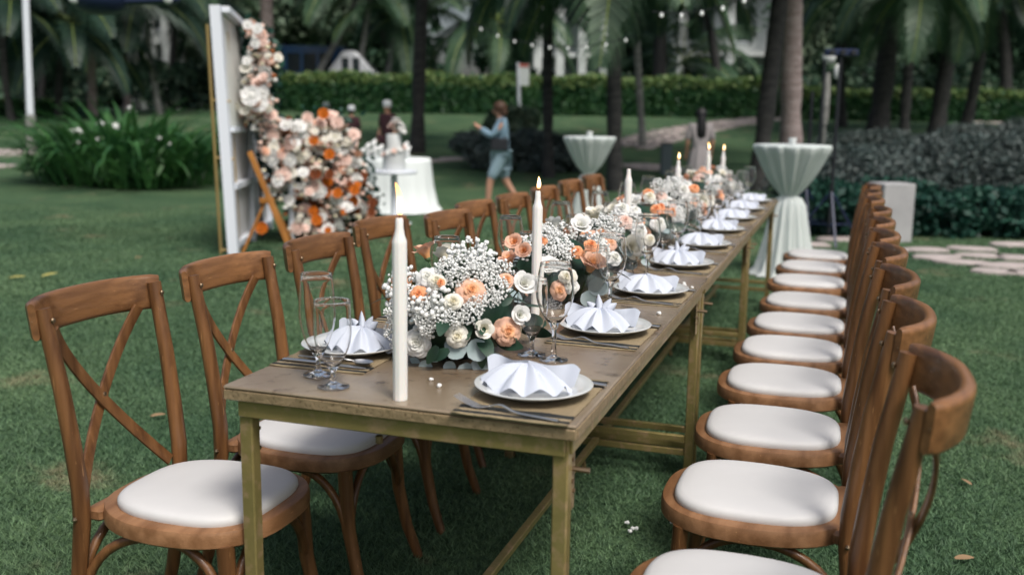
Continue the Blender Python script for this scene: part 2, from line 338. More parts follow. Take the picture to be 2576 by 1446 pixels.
def blob_points(rng, n, c, r, k=9, hollow=.5):
    """points in lumpy clumps through an ellipsoid"""
    c = np.array(c); r = np.array(r); out = []
    cs = rng.normal(size=(k, 3)); cs /= np.linalg.norm(cs, axis=1)[:, None]; cs *= (rng.random((k, 1))**.4)*.78
    per = max(1, n//k)
    for q in cs:
        v = rng.normal(size=(per, 3)); v /= np.linalg.norm(v, axis=1)[:, None]; v *= (hollow+(1-hollow)*rng.random((per, 1)))*(.30+.25*rng.random())
        out.append(q+v)
    return np.concatenate(out)*r+c

# ---------------------------------------------------------------- palms
def frond_mesh(name, L, droop, seed, m, nl=66, lw=.036):
    rng = random.Random(seed); mb = MB(); pts = []; p = Vector((0, 0, 0)); th = droop[0]; n = 14
    for i in range(n+1):
        pts.append(p.copy()); th2 = th + (droop[1]-th)*((i/n)**1.1)
        p = p + Vector((math.cos(th2), 0, math.sin(th2)))*(L/n)
    mb.tube(pts, [.022*(1-i/n)+.005 for i in range(n+1)], 5, up=(0, 1, 0), mi=1)
    for side in (-1, 1):
        for i in range(nl):
            t = .10+.90*(i+rng.random()*.6)/nl; k = min(int(t*n), n-1); fr = t*n-k; b = pts[k].lerp(pts[k+1], fr)
            tg = (pts[k+1]-pts[k]).normalized(); ll = L*.32*(math.sin(math.pi*min(.98, t*.86+.13))**.6)*(.85+.3*rng.random())
            d = (tg*(.55+.5*t) + Vector((0, side, 0))*(1.0-.25*t) + Vector((0, 0, .15))).normalized()
            b1 = b + d*ll*.45; d2 = (d + Vector((0, 0, -.9-.5*rng.random()))).normalized(); b2 = b1 + d2*ll*.55
            wv = tg*lw*.5*(1+.3*rng.random())
            mb.add([b-wv*.5, b+wv*.5, b1+wv, b1-wv, b2], [(0, 1, 2, 3), (3, 2, 4)])
    return mb.mesh(name, [m, MT['midrib']], 0)
FR = {}
for key, mm in (('d', MT['frond']), ('g', MT['frondg'])):
    FR[key] = [frond_mesh('frond', 2.6, (.95, -.35), 1, mm), frond_mesh('frond', 2.7, (.55, -1.0), 2, mm), frond_mesh('frond', 2.6, (.15, -1.35), 3, mm), frond_mesh('frond', 2.2, (-.35, -1.5), 4, mm)]
def palm(u0, v0, u1, v1, wpx, label, crown=4.2, nf=17, key='d', bark='bark', seed=0, depth=None, fl=1.0, base=None, taper=.72):
    rng = random.Random(seed*77+int(u0)); b = base if base is not None else (at(u0, v0) if depth is None else far(u0, depth))
    D = dep(b); z1 = zat(v1, u1, b); d = ray(u1, v1); k = D/(d.x*FH.x+d.y*FH.y); q = CAM+d*k
    dirv = (q-b); zt = crown+b.z if crown < 50 else crown-50
    f = (zt-b.z)/max(.3, dirv.z); top = b+dirv*f; r = wpx/2/2480*D
    g = 'palm trees at the edge of the lawn' if D < 32 else 'palm trees beyond the hedge'
    t = thing('palm_tree', label, 'palm tree', b, group=g)
    mb = MB(); n = 26; pts = []; rr = []
    bend = Vector((rng.uniform(-.15, .15), rng.uniform(-.1, .1), 0))
    for i in range(n+1):
        s = i/n; pts.append((top-b)*s + bend*math.sin(s*math.pi)); rr.append(r*(1.25-.45*min(1, s*5) if s < .2 else 1.0*(1-(1-taper)*(s-.2)/.8))*(1+.05*(i % 2)))
    pts[0] = pts[0]-Vector((0, 0, .15)); mb.tube(pts, rr, 12, up=(0, 1, .1)); mb.build('trunk', MT[bark], t, 50)
    for i in range(nf):
        e = i/nf; kk = min(3, int(e*4)); fm = FR[key][kk]; az = i*2.39996+rng.random()*.5
        inst('frond', fm, t, top-b+Vector((0, 0, .05-.15*e)), (rng.uniform(-.25, .25), rng.uniform(-.15, .15), az), fl*(1.08+.35*rng.random()))
    return t
PL = [
 (1050, 385, 1066, 0, 34, 'tall dark palm trunk behind the cake table', 5.2, 17, 'd', 'bark'),
 (1380, 447, 1385, 110, 28, 'slim dark palm just right of the walking woman in blue', 4.1, 20, 'd', 'bark'),
 (1548, 480, 1550, 110, 38, 'thick dark palm beside the smaller cocktail table', 4.0, 16, 'g', 'bark'),
 (1618, 372, 1608, 60, 18, 'thin pale two toned palm growing beside the pinkish path', 4.6, 12, 'd', 'barkg'),
 (1903, 480, 1945, 130, 44, 'dark leaning palm just left of the pinkish trunk', 4.8, 16, 'd', 'bark'),
 (1990, 430, 2003, 0, 54, 'thick pinkish ringed palm trunk behind the larger cocktail table', 6.0, 14, 'd', 'barkp'),
 (2118, 320, 2125, 150, 22, 'thin dark palm right behind the black light stands', 4.6, 15, 'd', 'bark'),
 (2205, 345, 2228, 50, 50, 'broad dark palm above the grey shrub bed near the stands', 4.6, 18, 'd', 'bark'),
 (2272, 372, 2292, 170, 26, 'narrow dark palm between two thicker ones at the right', 3.9, 17, 'g', 'bark'),
 (2355, 345, 2398, 130, 40, 'thick palm leaning right over the grey shrubs', 4.0, 18, 'g', 'bark'),
 (2428, 328, 2462, 140, 28, 'rightmost slim leaning palm over the grey shrubs', 4.4, 18, 'd', 'bark'),
 (232, 292, 228, 10, 22, 'straight pinkish grey palm trunk behind the lily clump', 5.2, 13, 'd', 'barkp'),
 (322, 285, 318, 60, 16, 'thin palm with a drooping crown right of the pinkish grey trunk', 4.6, 15, 'd', 'barkp'),
 (402, 288, 388, 170, 15, 'short palm nearest the white panel behind the lily clump', 3.6, 15, 'd', 'barkg'),
 (150, 300, 160, 200, 20, 'low bushy palm between the light pole and the pinkish grey trunk', 2.6, 17, 'd', 'bark'),
 (30, 310, 20, 150, 18, 'leftmost low palm beside the light pole', 3.2, 15, 'd', 'bark'),
]
for i, a in enumerate(PL): palm(*a[:5], a[5], crown=a[6]+(.30 if a[0] > 1000 else .15), nf=a[7], key=a[8], bark=a[9], seed=i)
PF = [
 (668, 250, 665, 0, 34, 'reddish barked palm trunk above the flower wall', 7, 14, 'g', 'barkp', 38),
 (740, 250, 880, 20, 16, 'pale trunk leaning hard right above the blue van', 5.0, 14, 'g', 'barkg', 39),
 (890, 250, 930, 20, 14, 'pale slender trunk in front of the white car', 6, 13, 'g', 'barkg', 39),
 (560, 250, 500, 60, 16, 'dark palm behind the top of the white panel', 4.6, 14, 'g', 'bark', 37),
 (960, 250, 1000, 60, 14, 'small palm between the white car and the tall dark trunk', 3.9, 13, 'g', 'barkg', 40),
 (1255, 250, 1250, 100, 12, 'small pale palm behind the hedge left of the flag post', 3.6, 13, 'g', 'barkg', 40),
 (1720, 250, 1722, 180, 14, 'low fan shaped palm before the pale villa', 2.2, 14, 'g', 'bark', 41),
 (1820, 250, 1790, 100, 22, 'dark palm leaning left before the pale villa', 6.0, 12, 'd', 'bark', 39),
 (1655, 250, 1660, 60, 34, 'wide dark trunk beyond the hedge left of the pale villa column', 6.0, 15, 'd', 'bark', 39),
 (2530, 250, 2520, 100, 30, 'dark palm beyond the hedge at the far right', 4.5, 15, 'd', 'bark', 40),
 (100, 250, 110, 100, 18, 'palm beyond the pale road at the far left', 4.2, 15, 'd', 'bark', 42),
 (430, 250, 440, 90, 18, 'dark palm beyond the pale road behind the lily clump', 4.5, 15, 'd', 'bark', 42),
]
for i, a in enumerate(PF): palm(*a[:5], a[5], crown=a[6], nf=a[7], key=a[8], bark=a[9], seed=50+i, depth=a[10], fl=1.15)

# ---------------------------------------------------------------- hedge, shrubs, trees, wood
def hedge(name, label, u0, u1, D, h, thick, n, seed, split=.72):
    a, b = far(u0, D), far(u1, D); t = thing(name, label, 'hedge', a)
    L = (b-a).length; dr = (b-a)/L; rng = np.random.default_rng(seed); q = rng.random((n, 3)); nrm = np.array([FH.x, FH.y, 0])
    # most leaves on the front, top and a loose rim
    side = rng.random(n); along = q[:, 0]*L; hh = q[:, 1]; dd = q[:, 2]
    dd = np.where(side < .6, .12*rng.random(n), dd); hh = np.where(side > .6, .9+.12*rng.random(n), hh)
    hh = hh + .05*np.sin(along*2.1)*hh + .04*rng.normal(size=n)*hh
    pts = np.outer(along, np.array(dr)) + np.outer(dd*thick, nrm); pts[:, 2] += hh*h
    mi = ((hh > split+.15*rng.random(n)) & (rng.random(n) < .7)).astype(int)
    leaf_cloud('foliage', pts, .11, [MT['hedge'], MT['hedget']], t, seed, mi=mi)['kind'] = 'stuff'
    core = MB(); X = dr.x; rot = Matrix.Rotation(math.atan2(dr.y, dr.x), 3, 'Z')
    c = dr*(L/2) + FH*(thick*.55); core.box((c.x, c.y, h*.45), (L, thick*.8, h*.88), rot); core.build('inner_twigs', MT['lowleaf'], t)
hedge('hedge', 'long clipped green hedge across the back of the lawn', 600, 1960, 36, 1.32, 1.4, 42000, 1)
hedge('hedge', 'lower clipped hedge at the right beyond the leaning palms', 1990, 2750, 34.5, 1.02, 1.3, 22000, 2)
hedge('hedge', 'dark low hedge at the far left behind the light pole', -260, 190, 30, .45, 1.0, 9000, 3, .95)
def shrub(label, p, r, h, n, m, seed, lsize=.09, cat='shrub', k=14, extra=None, elong=1.6):
    t = thing('shrub', label, cat, p); rng = np.random.default_rng(seed)
    pts = blob_points(rng, n, (0, 0, h*.45), (r[0], r[1], h*.55), k); pts[:, 2] = np.abs(pts[:, 2])
    leaf_cloud('foliage', pts, lsize, m, t, seed, elong=elong)['kind'] = 'stuff'
    mb = MB(); rg = random.Random(seed)
    for i in range(7):
        a = rg.random()*6.28; mb.tube([(0, 0, -.05), (math.cos(a)*r[0]*.3, math.sin(a)*r[1]*.3, h*.35), (math.cos(a)*r[0]*.6, math.sin(a)*r[1]*.6, h*.7)], [.02, .015, .006], 5)
    tag(mb.build('stems', MT['bark'], t), kind='stuff'); return t
# big grey shrub bed at the right: several bushes standing in a row, dark low foliage in front
gp = [(2130, 560, 1.0, 'grey leaved bush beside the larger cocktail table'), (2290, 545, 1.15, 'grey leaved bush behind the white plinth'), (2420, 550, 1.1, 'rounded grey leaved bush left of the frame corner bushes'),
      (2560, 555, 1.15, 'grey leaved bush at the right edge above the stepping stones'), (2200, 440, 1.0, 'back row grey bush under the broad dark palm'), (2400, 430, 1.0, 'back row grey bush under the thick leaning palm'), (2570, 430, 1.0, 'back row grey bush at the far right')]
for i, (u, v, h, lab) in enumerate(gp):
    p = at(u, v); shrub(lab, p, (1.1, .9), h, 16000, MT['greyleaf'], 20+i, .034, k=34, elong=3.2)
for i, (u, v, lab) in enumerate([(2190, 585, 'low dark green shrub at the foot of the bollard'), (2370, 590, 'low dark green shrub behind the first stepping stones'), (2500, 592, 'low dark green shrub at the right end of the stones'), (2100, 590, 'low dark shrub behind the black stand tripod')]):
    shrub(lab, at(u, v), (.75, .5), .62, 5200, MT['lowleaf'], 40+i, .06, k=18)
for i, (u, v, r, h, lab) in enumerate([(1245, 425, .9, .85, 'grey purple shrub beside the walking woman'), (1350, 428, .9, .8, 'grey shrub behind the slim dark palm'), (1440, 430, .7, .65, 'grey shrub behind the smaller cocktail table'), (1290, 390, .8, 1.1, 'feathery pale green shrub behind the walking woman')]):
    shrub(lab, at(u, v), (r, .7), h, 5000, MT['greyleaf'] if i < 3 else MT['treeb'], 50+i, .06, k=16, elong=3)
# lily clump
def lily():
    p = at(315, 462); t = thing('lily_clump', 'big clump of strap leaved white lilies on the lawn', 'plant', p); rng = random.Random(3)
    ms = []
    for k in range(6):
        mb = MB(); L = 1.0+.08*k; lean = .12+.13*k; pts = []; q = Vector((0, 0, 0)); th = 1.5-.08*k
        for i in range(8): pts.append(q.copy()); q = q+Vector((math.cos(th), 0, math.sin(th)))*(L/7); th -= lean*(.35+.18*i)*.55
        w = [.022, .032, .038, .038, .034, .026, .016, .003]; vs = []; fs = []
        for i, a in enumerate(pts): vs += [a+Vector((0, -w[i], .006)), a, a+Vector((0, w[i], .006))]
        for i in range(7):
            for j in range(2): fs.append((i*3+j, i*3+j+1, i*3+4+j, i*3+3+j))
        mb.add(vs, fs); ms.append(mb.mesh('leaf', MT['lily'], 180))
    for i in range(290):
        a = rng.random()*6.28; rr = math.sqrt(rng.random()); k = min(5, int(rr*4.2+rng.random()*2)); x, y = math.cos(a)*rr*1.55, math.sin(a)*rr*1.1
        inst('leaf', ms[k], t, (x, y, 0), (rng.uniform(-.2, .2), rng.uniform(-.25, .1), a+rng.uniform(-.7, .7)), 1.05+.5*rng.random()-.25*rr)
    rg = np.random.default_rng(4); pts = blob_points(rg, 9000, (0, 0, .35), (1.6, 1.15, .55), 26); pts[:, 2] = np.abs(pts[:, 2])
    leaf_cloud('inner_leaves', pts, .05, MT['lily'], t, 9, elong=6)['kind'] = 'stuff'
    fl = MB(); fl.ico((0, 0, 0), .045); 
    for k in range(6): a = k*1.047; fl.add([(0, 0, 0), (math.cos(a-.25)*.07, math.sin(a-.25)*.07, .02), (math.cos(a)*.12, math.sin(a)*.12, -.02), (math.cos(a+.25)*.07, math.sin(a+.25)*.07, .02)], [(0, 1, 2, 3)])
    fm = fl.mesh('flower', MT['breath'], 0)
    for i in range(12):
        a = rng.random()*6.28; rr = math.sqrt(rng.random())*1.35; inst('flower', fm, t, (math.cos(a)*rr, -abs(math.sin(a))*rr*.8+.2, 1.18-.42*rr+rng.random()*.12), (rng.random(), rng.random(), 0), .4+.35*rng.random())
lily()
def tree(label, u, D, h, r, m, seed, n=5200, ls=.26):
    p = far(u, D); t = thing('tree', label, 'tree', p, group='broadleaf trees behind the garden'); rng = np.random.default_rng(seed); rg = random.Random(seed)
    mb = MB(); mb.tube([(0, 0, -.2), (.1, 0, h*.3), (.05, .1, h*.6)], [.2, .15, .08], 8)
    for i in range(6):
        a = rg.random()*6.28; mb.tube([(.08, .03, h*.35), (math.cos(a)*r*.4, math.sin(a)*r*.4, h*.6), (math.cos(a)*r*.7, math.sin(a)*r*.7, h*.8)], [.08, .05, .02], 5)
    mb.build('trunk', MT['bark'], t)
    pts = blob_points(rng, n, (0, 0, h*.62), (r, r*.8, h*.42), 20, .35); leaf_cloud('crown', pts, ls, m, t, seed)
for i, (u, D, h, r, k, lab) in enumerate([(40, 47, 8, 4, 'tree', 'dark tree at the far left edge'), (200, 50, 8, 3.5, 'tree', 'dark tree behind the pinkish grey trunk'), (590, 47, 8, 3.2, 'treeb', 'light green tree behind the top of the white panel'),
        (720, 50, 9, 4.5, 'treeb', 'light green tree above the blue van'), (870, 52, 9, 3.2, 'treeb', 'light green tree above the white car'), (985, 46, 5, 2.2, 'tree', 'bushy dark tree left of the bright sky gap'),
        (1300, 57, 6.5, 2.6, 'tree', 'dark tree behind the flag post'), (1560, 59, 9, 4, 'tree', 'dark tree right of the pale columns'), (1850, 59, 9, 4, 'treeb', 'dark tree behind the leaning palm trunk'),
        (2080, 46, 6, 3, 'treeb', 'light green tree behind the black stands'), (2300, 49, 8, 4, 'tree', 'dark tree behind the narrow dark palm'), (2500, 48, 8, 4, 'tree', 'dark tree behind the rightmost palm')]):
    tree(lab, u, D, h, r, MT[k], 100+i)
def wood_mass():
    rng = np.random.default_rng(77); pts = []
    for i in range(66):
        u = -500+i*55
        if 1000 < u < 1300: continue
        p = far(u+rng.uniform(-15, 15), 62+rng.uniform(-3, 5)); h = rng.uniform(10, 14)
        pts.append(blob_points(rng, 1100, (p.x, p.y, p.z+h*.48), (3.6, 3.6, h*.5), 14, .3))
    leaf_cloud('far_trees', np.concatenate(pts), .5, MT['tree'], None, 8); o = bpy.data.objects['far_trees']
    tag(o, 'dark mass of distant trees behind the whole garden', 'trees', kind='stuff')
    pts = []
    for i in range(75):
        u = -420+i*44; p = far(u+rng.uniform(-15, 15), 43.5+rng.uniform(-2, 2)); h = rng.uniform(1.6, 3.0)
        if 1345 < u < 1480 or 1080 < u < 1200 or 1690 < u < 1840 or 720 < u < 990: h = 1.0
        pts.append(blob_points(rng, 560, (p.x, p.y, p.z+h*.45), (1.6, 1.2, h*.55), 8, .3))
    a = np.concatenate(pts); mi = (np.random.default_rng(3).random(len(a)) < .25).astype(int)
    tag(leaf_cloud('garden_undergrowth', a, .2, [MT['tree'], MT['treeb']], None, 9, mi=mi), 'tangled green undergrowth just beyond the hedge', 'plants', kind='stuff')
wood_mass()

# ---------------------------------------------------------------- buildings and vehicles beyond the hedge
MT['wall'] = mat('pale_render_wall', (.50, .54, .53), .9, (.60, .63, .62), .6, .1, 5); MT['walld'] = mat('grey_wall', (.22, .26, .26), .9, (.3, .33, .33), .6)
MT['roof'] = mat('dark_roof_tile', (.05, .055, .055), .8, bump=.3, bscale=8); MT['pane'] = mat('dark_window_glass', (.02, .03, .035), .1)
def villa(label, u0, u1, D, h, cols, seed, flip=False):
    a, b = far(u0, D), far(u1, D); L = (b-a).length; t = thing('villa', label, 'building', (a+b)/2, math.atan2((b-a).y, (b-a).x))
    MB().box((0, 4, h/2), (L, 6, h)).build('wall', MT['walld'] if flip else MT['wall'], t)
    MB().box((0, 3.4, h+.12), (L+1.2, 8.4, .24)).build('roof', MT['roof'], t)
    for f in range(2):
        for i in range(max(2, int(L/2.2))):
            x = -L/2+1.1+i*2.2
            if x > L/2-.8: continue
            w = MB().box((x, .985, .4+f*3+1.1), (1.2, .06, 1.6)).build('window', MT['pane'], t)
            fr = MB()
            for dx in (-.63, .63): fr.box((x+dx, .96, 1.5+f*3), (.08, .08, 1.72))
            for dz in (-.83, .83): fr.box((x, .955, 1.5+f*3+dz), (1.16, .07, .08))
            fr.build('window_frame', MT['white'], t)
    for i in range(cols):
        x = -L/2+.3+i*(L-.6)/max(1, cols-1); MB().box((x, -.2, h/2), (.42, .42, h), b=.03).build('column', MT['wall'], t)
    MB().box((0, .4, 3.05), (L, 1.1, .22)).build('balcony_slab', MT['wall'], t)
villa('pale two storey villa with square columns behind the right palms', 1690, 1960, 49, 6.4, 3, 1)
villa('grey villa with pale columns behind the slim dark palm', 1335, 1530, 52, 6.0, 4, 2, True)
villa('white building among trees behind the lily clump', 330, 450, 46, 8.5, 3, 3)
villa('pale low building behind the black light stands', 2060, 2200, 52, 5.2, 3, 4)
def vehicle(name, label, cat, u, D, L, H, Wd, body, rz, van):
    p = far(u, D); t = thing(name, label, cat, p, rz)
    if van: prof = [(-L/2, .35), (-L/2+.02, H-.25), (-L/2+.25, H), (L/2-1.0, H), (L/2-.35, H*.56), (L/2, H*.5), (L/2, .35)]
    else: prof = [(-L/2, .35), (-L/2, H*.62), (-L/2+.5, H*.66), (-L/2+1.1, H), (L/2-1.8, H), (L/2-1.1, H*.66), (L/2-.1, H*.55), (L/2, .35)]
    def prism(pr, y0, y1, ins=0):
        n = len(pr); vs = [(x, y0, z) for x, z in pr]+[(x, y1, z) for x, z in pr]
        return vs, [tuple(range(n)), tuple(range(2*n-1, n-1, -1))]+[(i, i+n, (i+1) % n+n, (i+1) % n) for i in range(n)]
    mb = MB(); mb.add(*prism(prof, -Wd/2, Wd/2)); o = mb.build('body', body, t, 20)
    bv = o.modifiers.new('bevel', 'BEVEL'); bv.width = .06; bv.segments = 2
    n = 4 if van else 2; x0 = -L/2+.3 if van else -L/2+1.0; ww = (L-1.7)/n if van else (L-2.6)/n
    for s in (-1, 1):
        for i in range(n): MB().box((x0+ww*(i+.5), s*(Wd/2+.004), H*.75), (ww-.12, .03, H*.28), b=.01).build('window', MT['pane'], t)
        for x in (-L/2+.85, L/2-.85):
            wb = MB(); wb.tube([(x, s*(Wd/2-.2), .33), (x, s*(Wd/2+.01), .33)], .33, 18, up=(0, 0, 1)); wh = wb.build('wheel', MT['black'], t)
            MB().tube([(x, s*(Wd/2), .33), (x, s*(Wd/2+.025), .33)], .18, 12).build('rim', MT['steel'], wh)
    for y in (-.6, .6): MB().box((L/2+.01, y, .72), (.05, .3, .16), b=.02).build('headlight', MT['plate'], t)
MT['carw'] = mat('white_car_paint', (.62, .64, .68), .25, coat=.5); MT['vanb'] = mat('navy_van_paint', (.03, .08, .18), .25, coat=.5)
RZ = math.atan2(RH.y, RH.x)
vehicle('parked_van', 'dark blue minibus parked behind the hedge', 'van', 808, 40.5, 4.2, 2.55, 1.8, MT['vanb'], RZ, True)
vehicle('parked_car', 'white car parked behind the hedge right of the blue van', 'car', 912, 39.2, 3.4, 2.3, 1.7, MT['carw'], RZ, False)
# pale road at the left
def road():
    mb = MB(); a = far(-400, 40.5); b = far(600, 40.5); d = FH*1.6
    mb.add([a-d+Vector((0, 0, .01)), b-d+Vector((0, 0, .01)), b+d+Vector((0, 0, .01)), a+d+Vector((0, 0, .01))], [(0, 1, 2, 3)]); tag(mb.build('road', MT['concrete']), kind='structure')
road()

# ---------------------------------------------------------------- paths of stone slabs
def slab(mb, c, rx, ry, rot, rng, h=.035):
    n = 9; vs = []; k = [1+rng.uniform(-.14, .14) for _ in range(n)]
    for e, z in ((1, -.03), (1, h-.008), (.93, h)):
        for i in range(n):
            a = 2*math.pi*i/n; ca, sa = math.cos(a), math.sin(a); q = (abs(ca)**4+abs(sa)**4)**-.25
            v = Vector((ca*q*rx*k[i]*e, sa*q*ry*k[i]*e, 0)); v.rotate(Quaternion((0, 0, 1), rot)); vs.append(Vector(c)+v+Vector((0, 0, z)))
    fs = [(r*n+i, r*n+(i+1) % n, (r+1)*n+(i+1) % n, (r+1)*n+i) for r in range(2) for i in range(n)]+[tuple(2*n+i for i in range(n))]
    return mb.add(vs, fs)
def stone_path(nodes, width, step, seed, rows=2, size=.34):
    rng = random.Random(seed); P = [at(u, v) for u, v in nodes]; t = bpy.data.objects.new('stone_path', None); COL.objects.link(t); t.location = P[0]; t['kind'] = 'structure'
    for a, b in zip(P[:-1], P[1:]):
        L = (b-a).length; d = (b-a)/L; nr = Vector((-d.y, d.x, 0)); n = max(1, int(L/step))
        for i in range(n):
            for r in range(rows):
                off = (r-(rows-1)/2)*width/rows + rng.uniform(-.04, .04); q = a+d*((i+.5+.35*(r % 2))*step)+nr*off; q.z = ground_z(q.x, q.y)
                slab(MB(), (0, 0, 0), 1, 1, 0, rng); mb = MB(); slab(mb, (0, 0, 0), size*rng.uniform(.85, 1.1), size*.72*rng.uniform(.85, 1.1), math.atan2(d.y, d.x)+rng.uniform(-.2, .2), rng)
                mb.build('paving_stone', MT['stone'], t, 30, loc=q-P[0])
stone_path([(1560, 372), (1700, 335), (1900, 303), (2080, 300)], 1.5, .72, 1, 3, .36)
stone_path([(2080, 300), (2640, 322)], .9, .75, 2, 2, .36)
stone_path([(1565, 412), (1690, 432)], .8, .6, 3, 2, .34)
stone_path([(1062, 408), (1190, 398), (1420, 392)], .8, .6, 4, 1, .33)
stone_path([(-30, 388), (120, 378)], 1.4, .7, 5, 3, .36)
stone_path([(-40, 425), (70, 408)], 1.2, .7, 6, 1, .36)
def near_stones():
    rng = random.Random(9); t = bpy.data.objects.new('stepping_stones', None); COL.objects.link(t); t['kind'] = 'structure'; o = at(2400, 640); t.location = o
    for u, v, rx, ry in [(2330, 632, .34, .2), (2440, 630, .4, .2), (2355, 650, .38, .2), (2470, 648, .36, .2), (2560, 652, .36, .22), (2420, 664, .4, .2), (2530, 672, .42, .22), (2640, 668, .4, .22), (2545, 618, .4, .2), (2640, 632, .4, .2), (2500, 687, .3, .18), (2600, 692, .4, .2), (2690, 690, .4, .22), (2030, 618, .38, .2), (2110, 605, .38, .2), (2180, 620, .3, .18), (2235, 632, .3, .17), (1985, 640, .3, .16)]:
        p = at(u, v); mb = MB(); slab(mb, (0, 0, 0), rx*.62, ry*.60, RZ+rng.uniform(-.3, .3), rng, .03); mb.build('paving_stone', MT['stone'], t, 30, loc=p-o)
near_stones()

# ---------------------------------------------------------------- posts, poles, lights
def at_post(u0, v0, u1, v1, D=None):
    b = at(u0, v0) if D is None else far(u0, D); d = ray(u1, v1); k = dep(b)/(d.x*FH.x+d.y*FH.y); return b, CAM+d*k
b, q = at_post(80, 385, 62, -60); t = thing('light_pole', 'tall pale grey light pole at the far left of the lawn', 'light pole', b); D = dep(b); k = D/2480
MB().tube([(0, 0, -.1), (q-b)*.22], [13*k, 12*k], 14).build('base_sleeve', MT['barkg'], t); MB().tube([(q-b)*.2, q-b], [9*k, 8*k], 14).build('pole', MT['white'], t)
MB().box(q-b+Vector((0, 0, .15)), (.5, .25, .12), b=.03).build('lamp_head', MT['white'], t)
b, q = at_post(1308, 330, 1303, 158); t = thing('banner_post', 'slim white post with a small red topped banner before the hedge', 'sign', b)
MB().tube([(0, 0, -.1), q-b], .045, 8).build('post', MT['white'], t)
s = dep(b)/2480; bn = MB().box(q-b+RH*(14*s)+Vector((0, 0, -29*s)), (28*s, .02, 52*s), Matrix.Rotation(RZ, 3, 'Z')).build('banner', MT['whitew'], t)
MB().box(q-b+RH*(14*s)+Vector((0, 0, -7*s))-FH*.015, (24*s, .012, 7*s), Matrix.Rotation(RZ, 3, 'Z')).build('red_stripe', mat('red_print', (.55, .12, .09), .6), bn)
b, q = at_post(1674, 440, 1672, 362); t = thing('bollard', 'dark grey square bollard by the pinkish path', 'bollard', b, RZ); h = q.z-b.z
MB().box((0, 0, h/2), (.2, .2, h), b=.01).build('post', MT['darkpost'], t); MB().box((0, 0, h+.006), (.215, .215, .02), b=.004).build('cap', MT['black'], t)
b, q = at_post(2232, 606, 2241, 460); t = thing('plinth', 'pale grey square plinth standing behind the right row of chairs', 'plinth', b, RZ+.15); h = q.z-b.z
MB().box((0, 0, h/2), (.36, .36, h), b=.008).build('block', MT['concrete'], t)
# black lighting stands behind the cocktail table
def stand(label, u0, v0, u1, v1, bar):
    b, q = at_post(u0, v0, u1, v1); t = thing('light_stand', label, 'stand', b, RZ, 'black lighting stands'); h = q.z-b.z
    MB().tube([(0, 0, .1), (0, 0, h)], [.022, .018], 8).build('pole', MT['black'], t)
    MB().tube([(0, 0, h*.45), (0, 0, h*.47)], [.035, .035], 8).build('collar', MT['black'], t)
    for i in range(3):
        a = i*2.094+.4; MB().tube([(0, 0, .55), (math.cos(a)*.42, math.sin(a)*.42, 0)], .014, 6).build('leg', MT['navy'], t)
        MB().tube([(0, 0, .2), (math.cos(a)*.27, math.sin(a)*.27, .19)], .009, 6).build('brace', MT['navy'], t)
    if bar:
        MB().box((0, 0, h+.03), (.34, .08, .07), b=.01).build('light_bar', MT['navy'], t)
        for x in (-.11, 0, .11): MB().tube([(x, -.04, h+.03), (x, -.075, h+.03)], .028, 10).build('lens', MT['black'], t)
stand('black stand with a short light bar on top behind the larger cocktail table', 2083, 612, 2104, 140, True)
stand('thin black stand rising close beside the pinkish palm trunk', 2020, 600, 2023, 230, False)
stand('middle black stand between the palm trunk and the light bar stand', 2048, 560, 2050, 150, False)
b, q = at_post(2060, 520, 2058, 145); t = thing('globe_lamp', 'white round headed lamp on a slim white column between black stands', 'lamp', b); h = q.z-b.z
MB().lathe([(.16, 0), (.16, .03), (.03, .06), (.022, h*.55), (.05, h*.58), (.05, h*.8), (.03, h*.9)], 14, close=True).build('column', MT['barkg'], t)
MB().ball((0, 0, h), .10, 16).build('globe', MT['plate'], t); MB().ball((.13, .02, h-.2), .07, 12, sc=(.8, .8, 1.6)).build('shade', MT['plate'], t)
# string lights
def string_lights(label, pts, sag, n, r=.026):
    P = [CAM + ray(u, v)*(D/(ray(u, v).x*FH.x+ray(u, v).y*FH.y)) for u, v, D in pts]; t = thing('string_lights', label, 'string lights', P[0], group='strings of round bulbs between the palms')
    a, b = P; c = []
    for i in range(n*2+1): s = i/(n*2); c.append((b-a)*s-Vector((0, 0, sag*4*s*(1-s))))
    MB().tube(c, .006, 5).build('cable', MT['black'], t); bm = MB().ball((0, 0, -r*1.5), r, 10)
    bm.tube([(0, 0, 0), (0, 0, -r*.7)], .011, 6, up=(0, 1, 0)); me = bm.mesh('bulb', MT['bulb'], 180)
    for i in range(1, n*2, 2): inst('bulb', me, t, c[i])
string_lights('long sagging string of round bulbs crossing behind the middle palms', [(1190, 60, 14.5), (1600, 90, 13.0)], .22, 9, .018)
string_lights('short string of round bulbs above the smaller cocktail table', [(1640, 30, 11), (1900, -15, 10.5)], .08, 5, .02)
# dark lamps hung at the top left
for lab, u, v, D, w, kind in [('round dark navy hanging lamp with two white bulbs at the upper left', 250, -22, 9, .25, 0), ('long dark navy light bar with a white bulb hung near the top', 372, -6, 9, .27, 1)]:
    c = CAM + ray(u, v)*(D/(ray(u, v).x*FH.x+ray(u, v).y*FH.y)); t = thing('hanging_lamp', lab, 'lamp', c, RZ)
    if kind == 0:
        MB().lathe([(.05, .12), (.20, .09), (w, 0), (w*.98, -.10), (w*.8, -.16), (w*.4, -.2), (.01, -.205)], 24).build('shade', MT['navy'], t)
        for x in (-.14, .03): MB().ball((x, -.19, -.095), .055, 12, sc=(1, .6, .7)).build('bulb', MT['plate'], t)
    else:
        MB().box((0, 0, 0), (w*2, .12, .12), Matrix.Rotation(-.05, 3, 'Y'), b=.02).build('housing', MT['navy'], t); MB().ball((.2, -.07, -.02), .045, 10).build('bulb', MT['plate'], t)
    MB().tube([(0, 0, .1), (0, 0, 2.2)], .008, 5).build('cable', MT['black'], t)

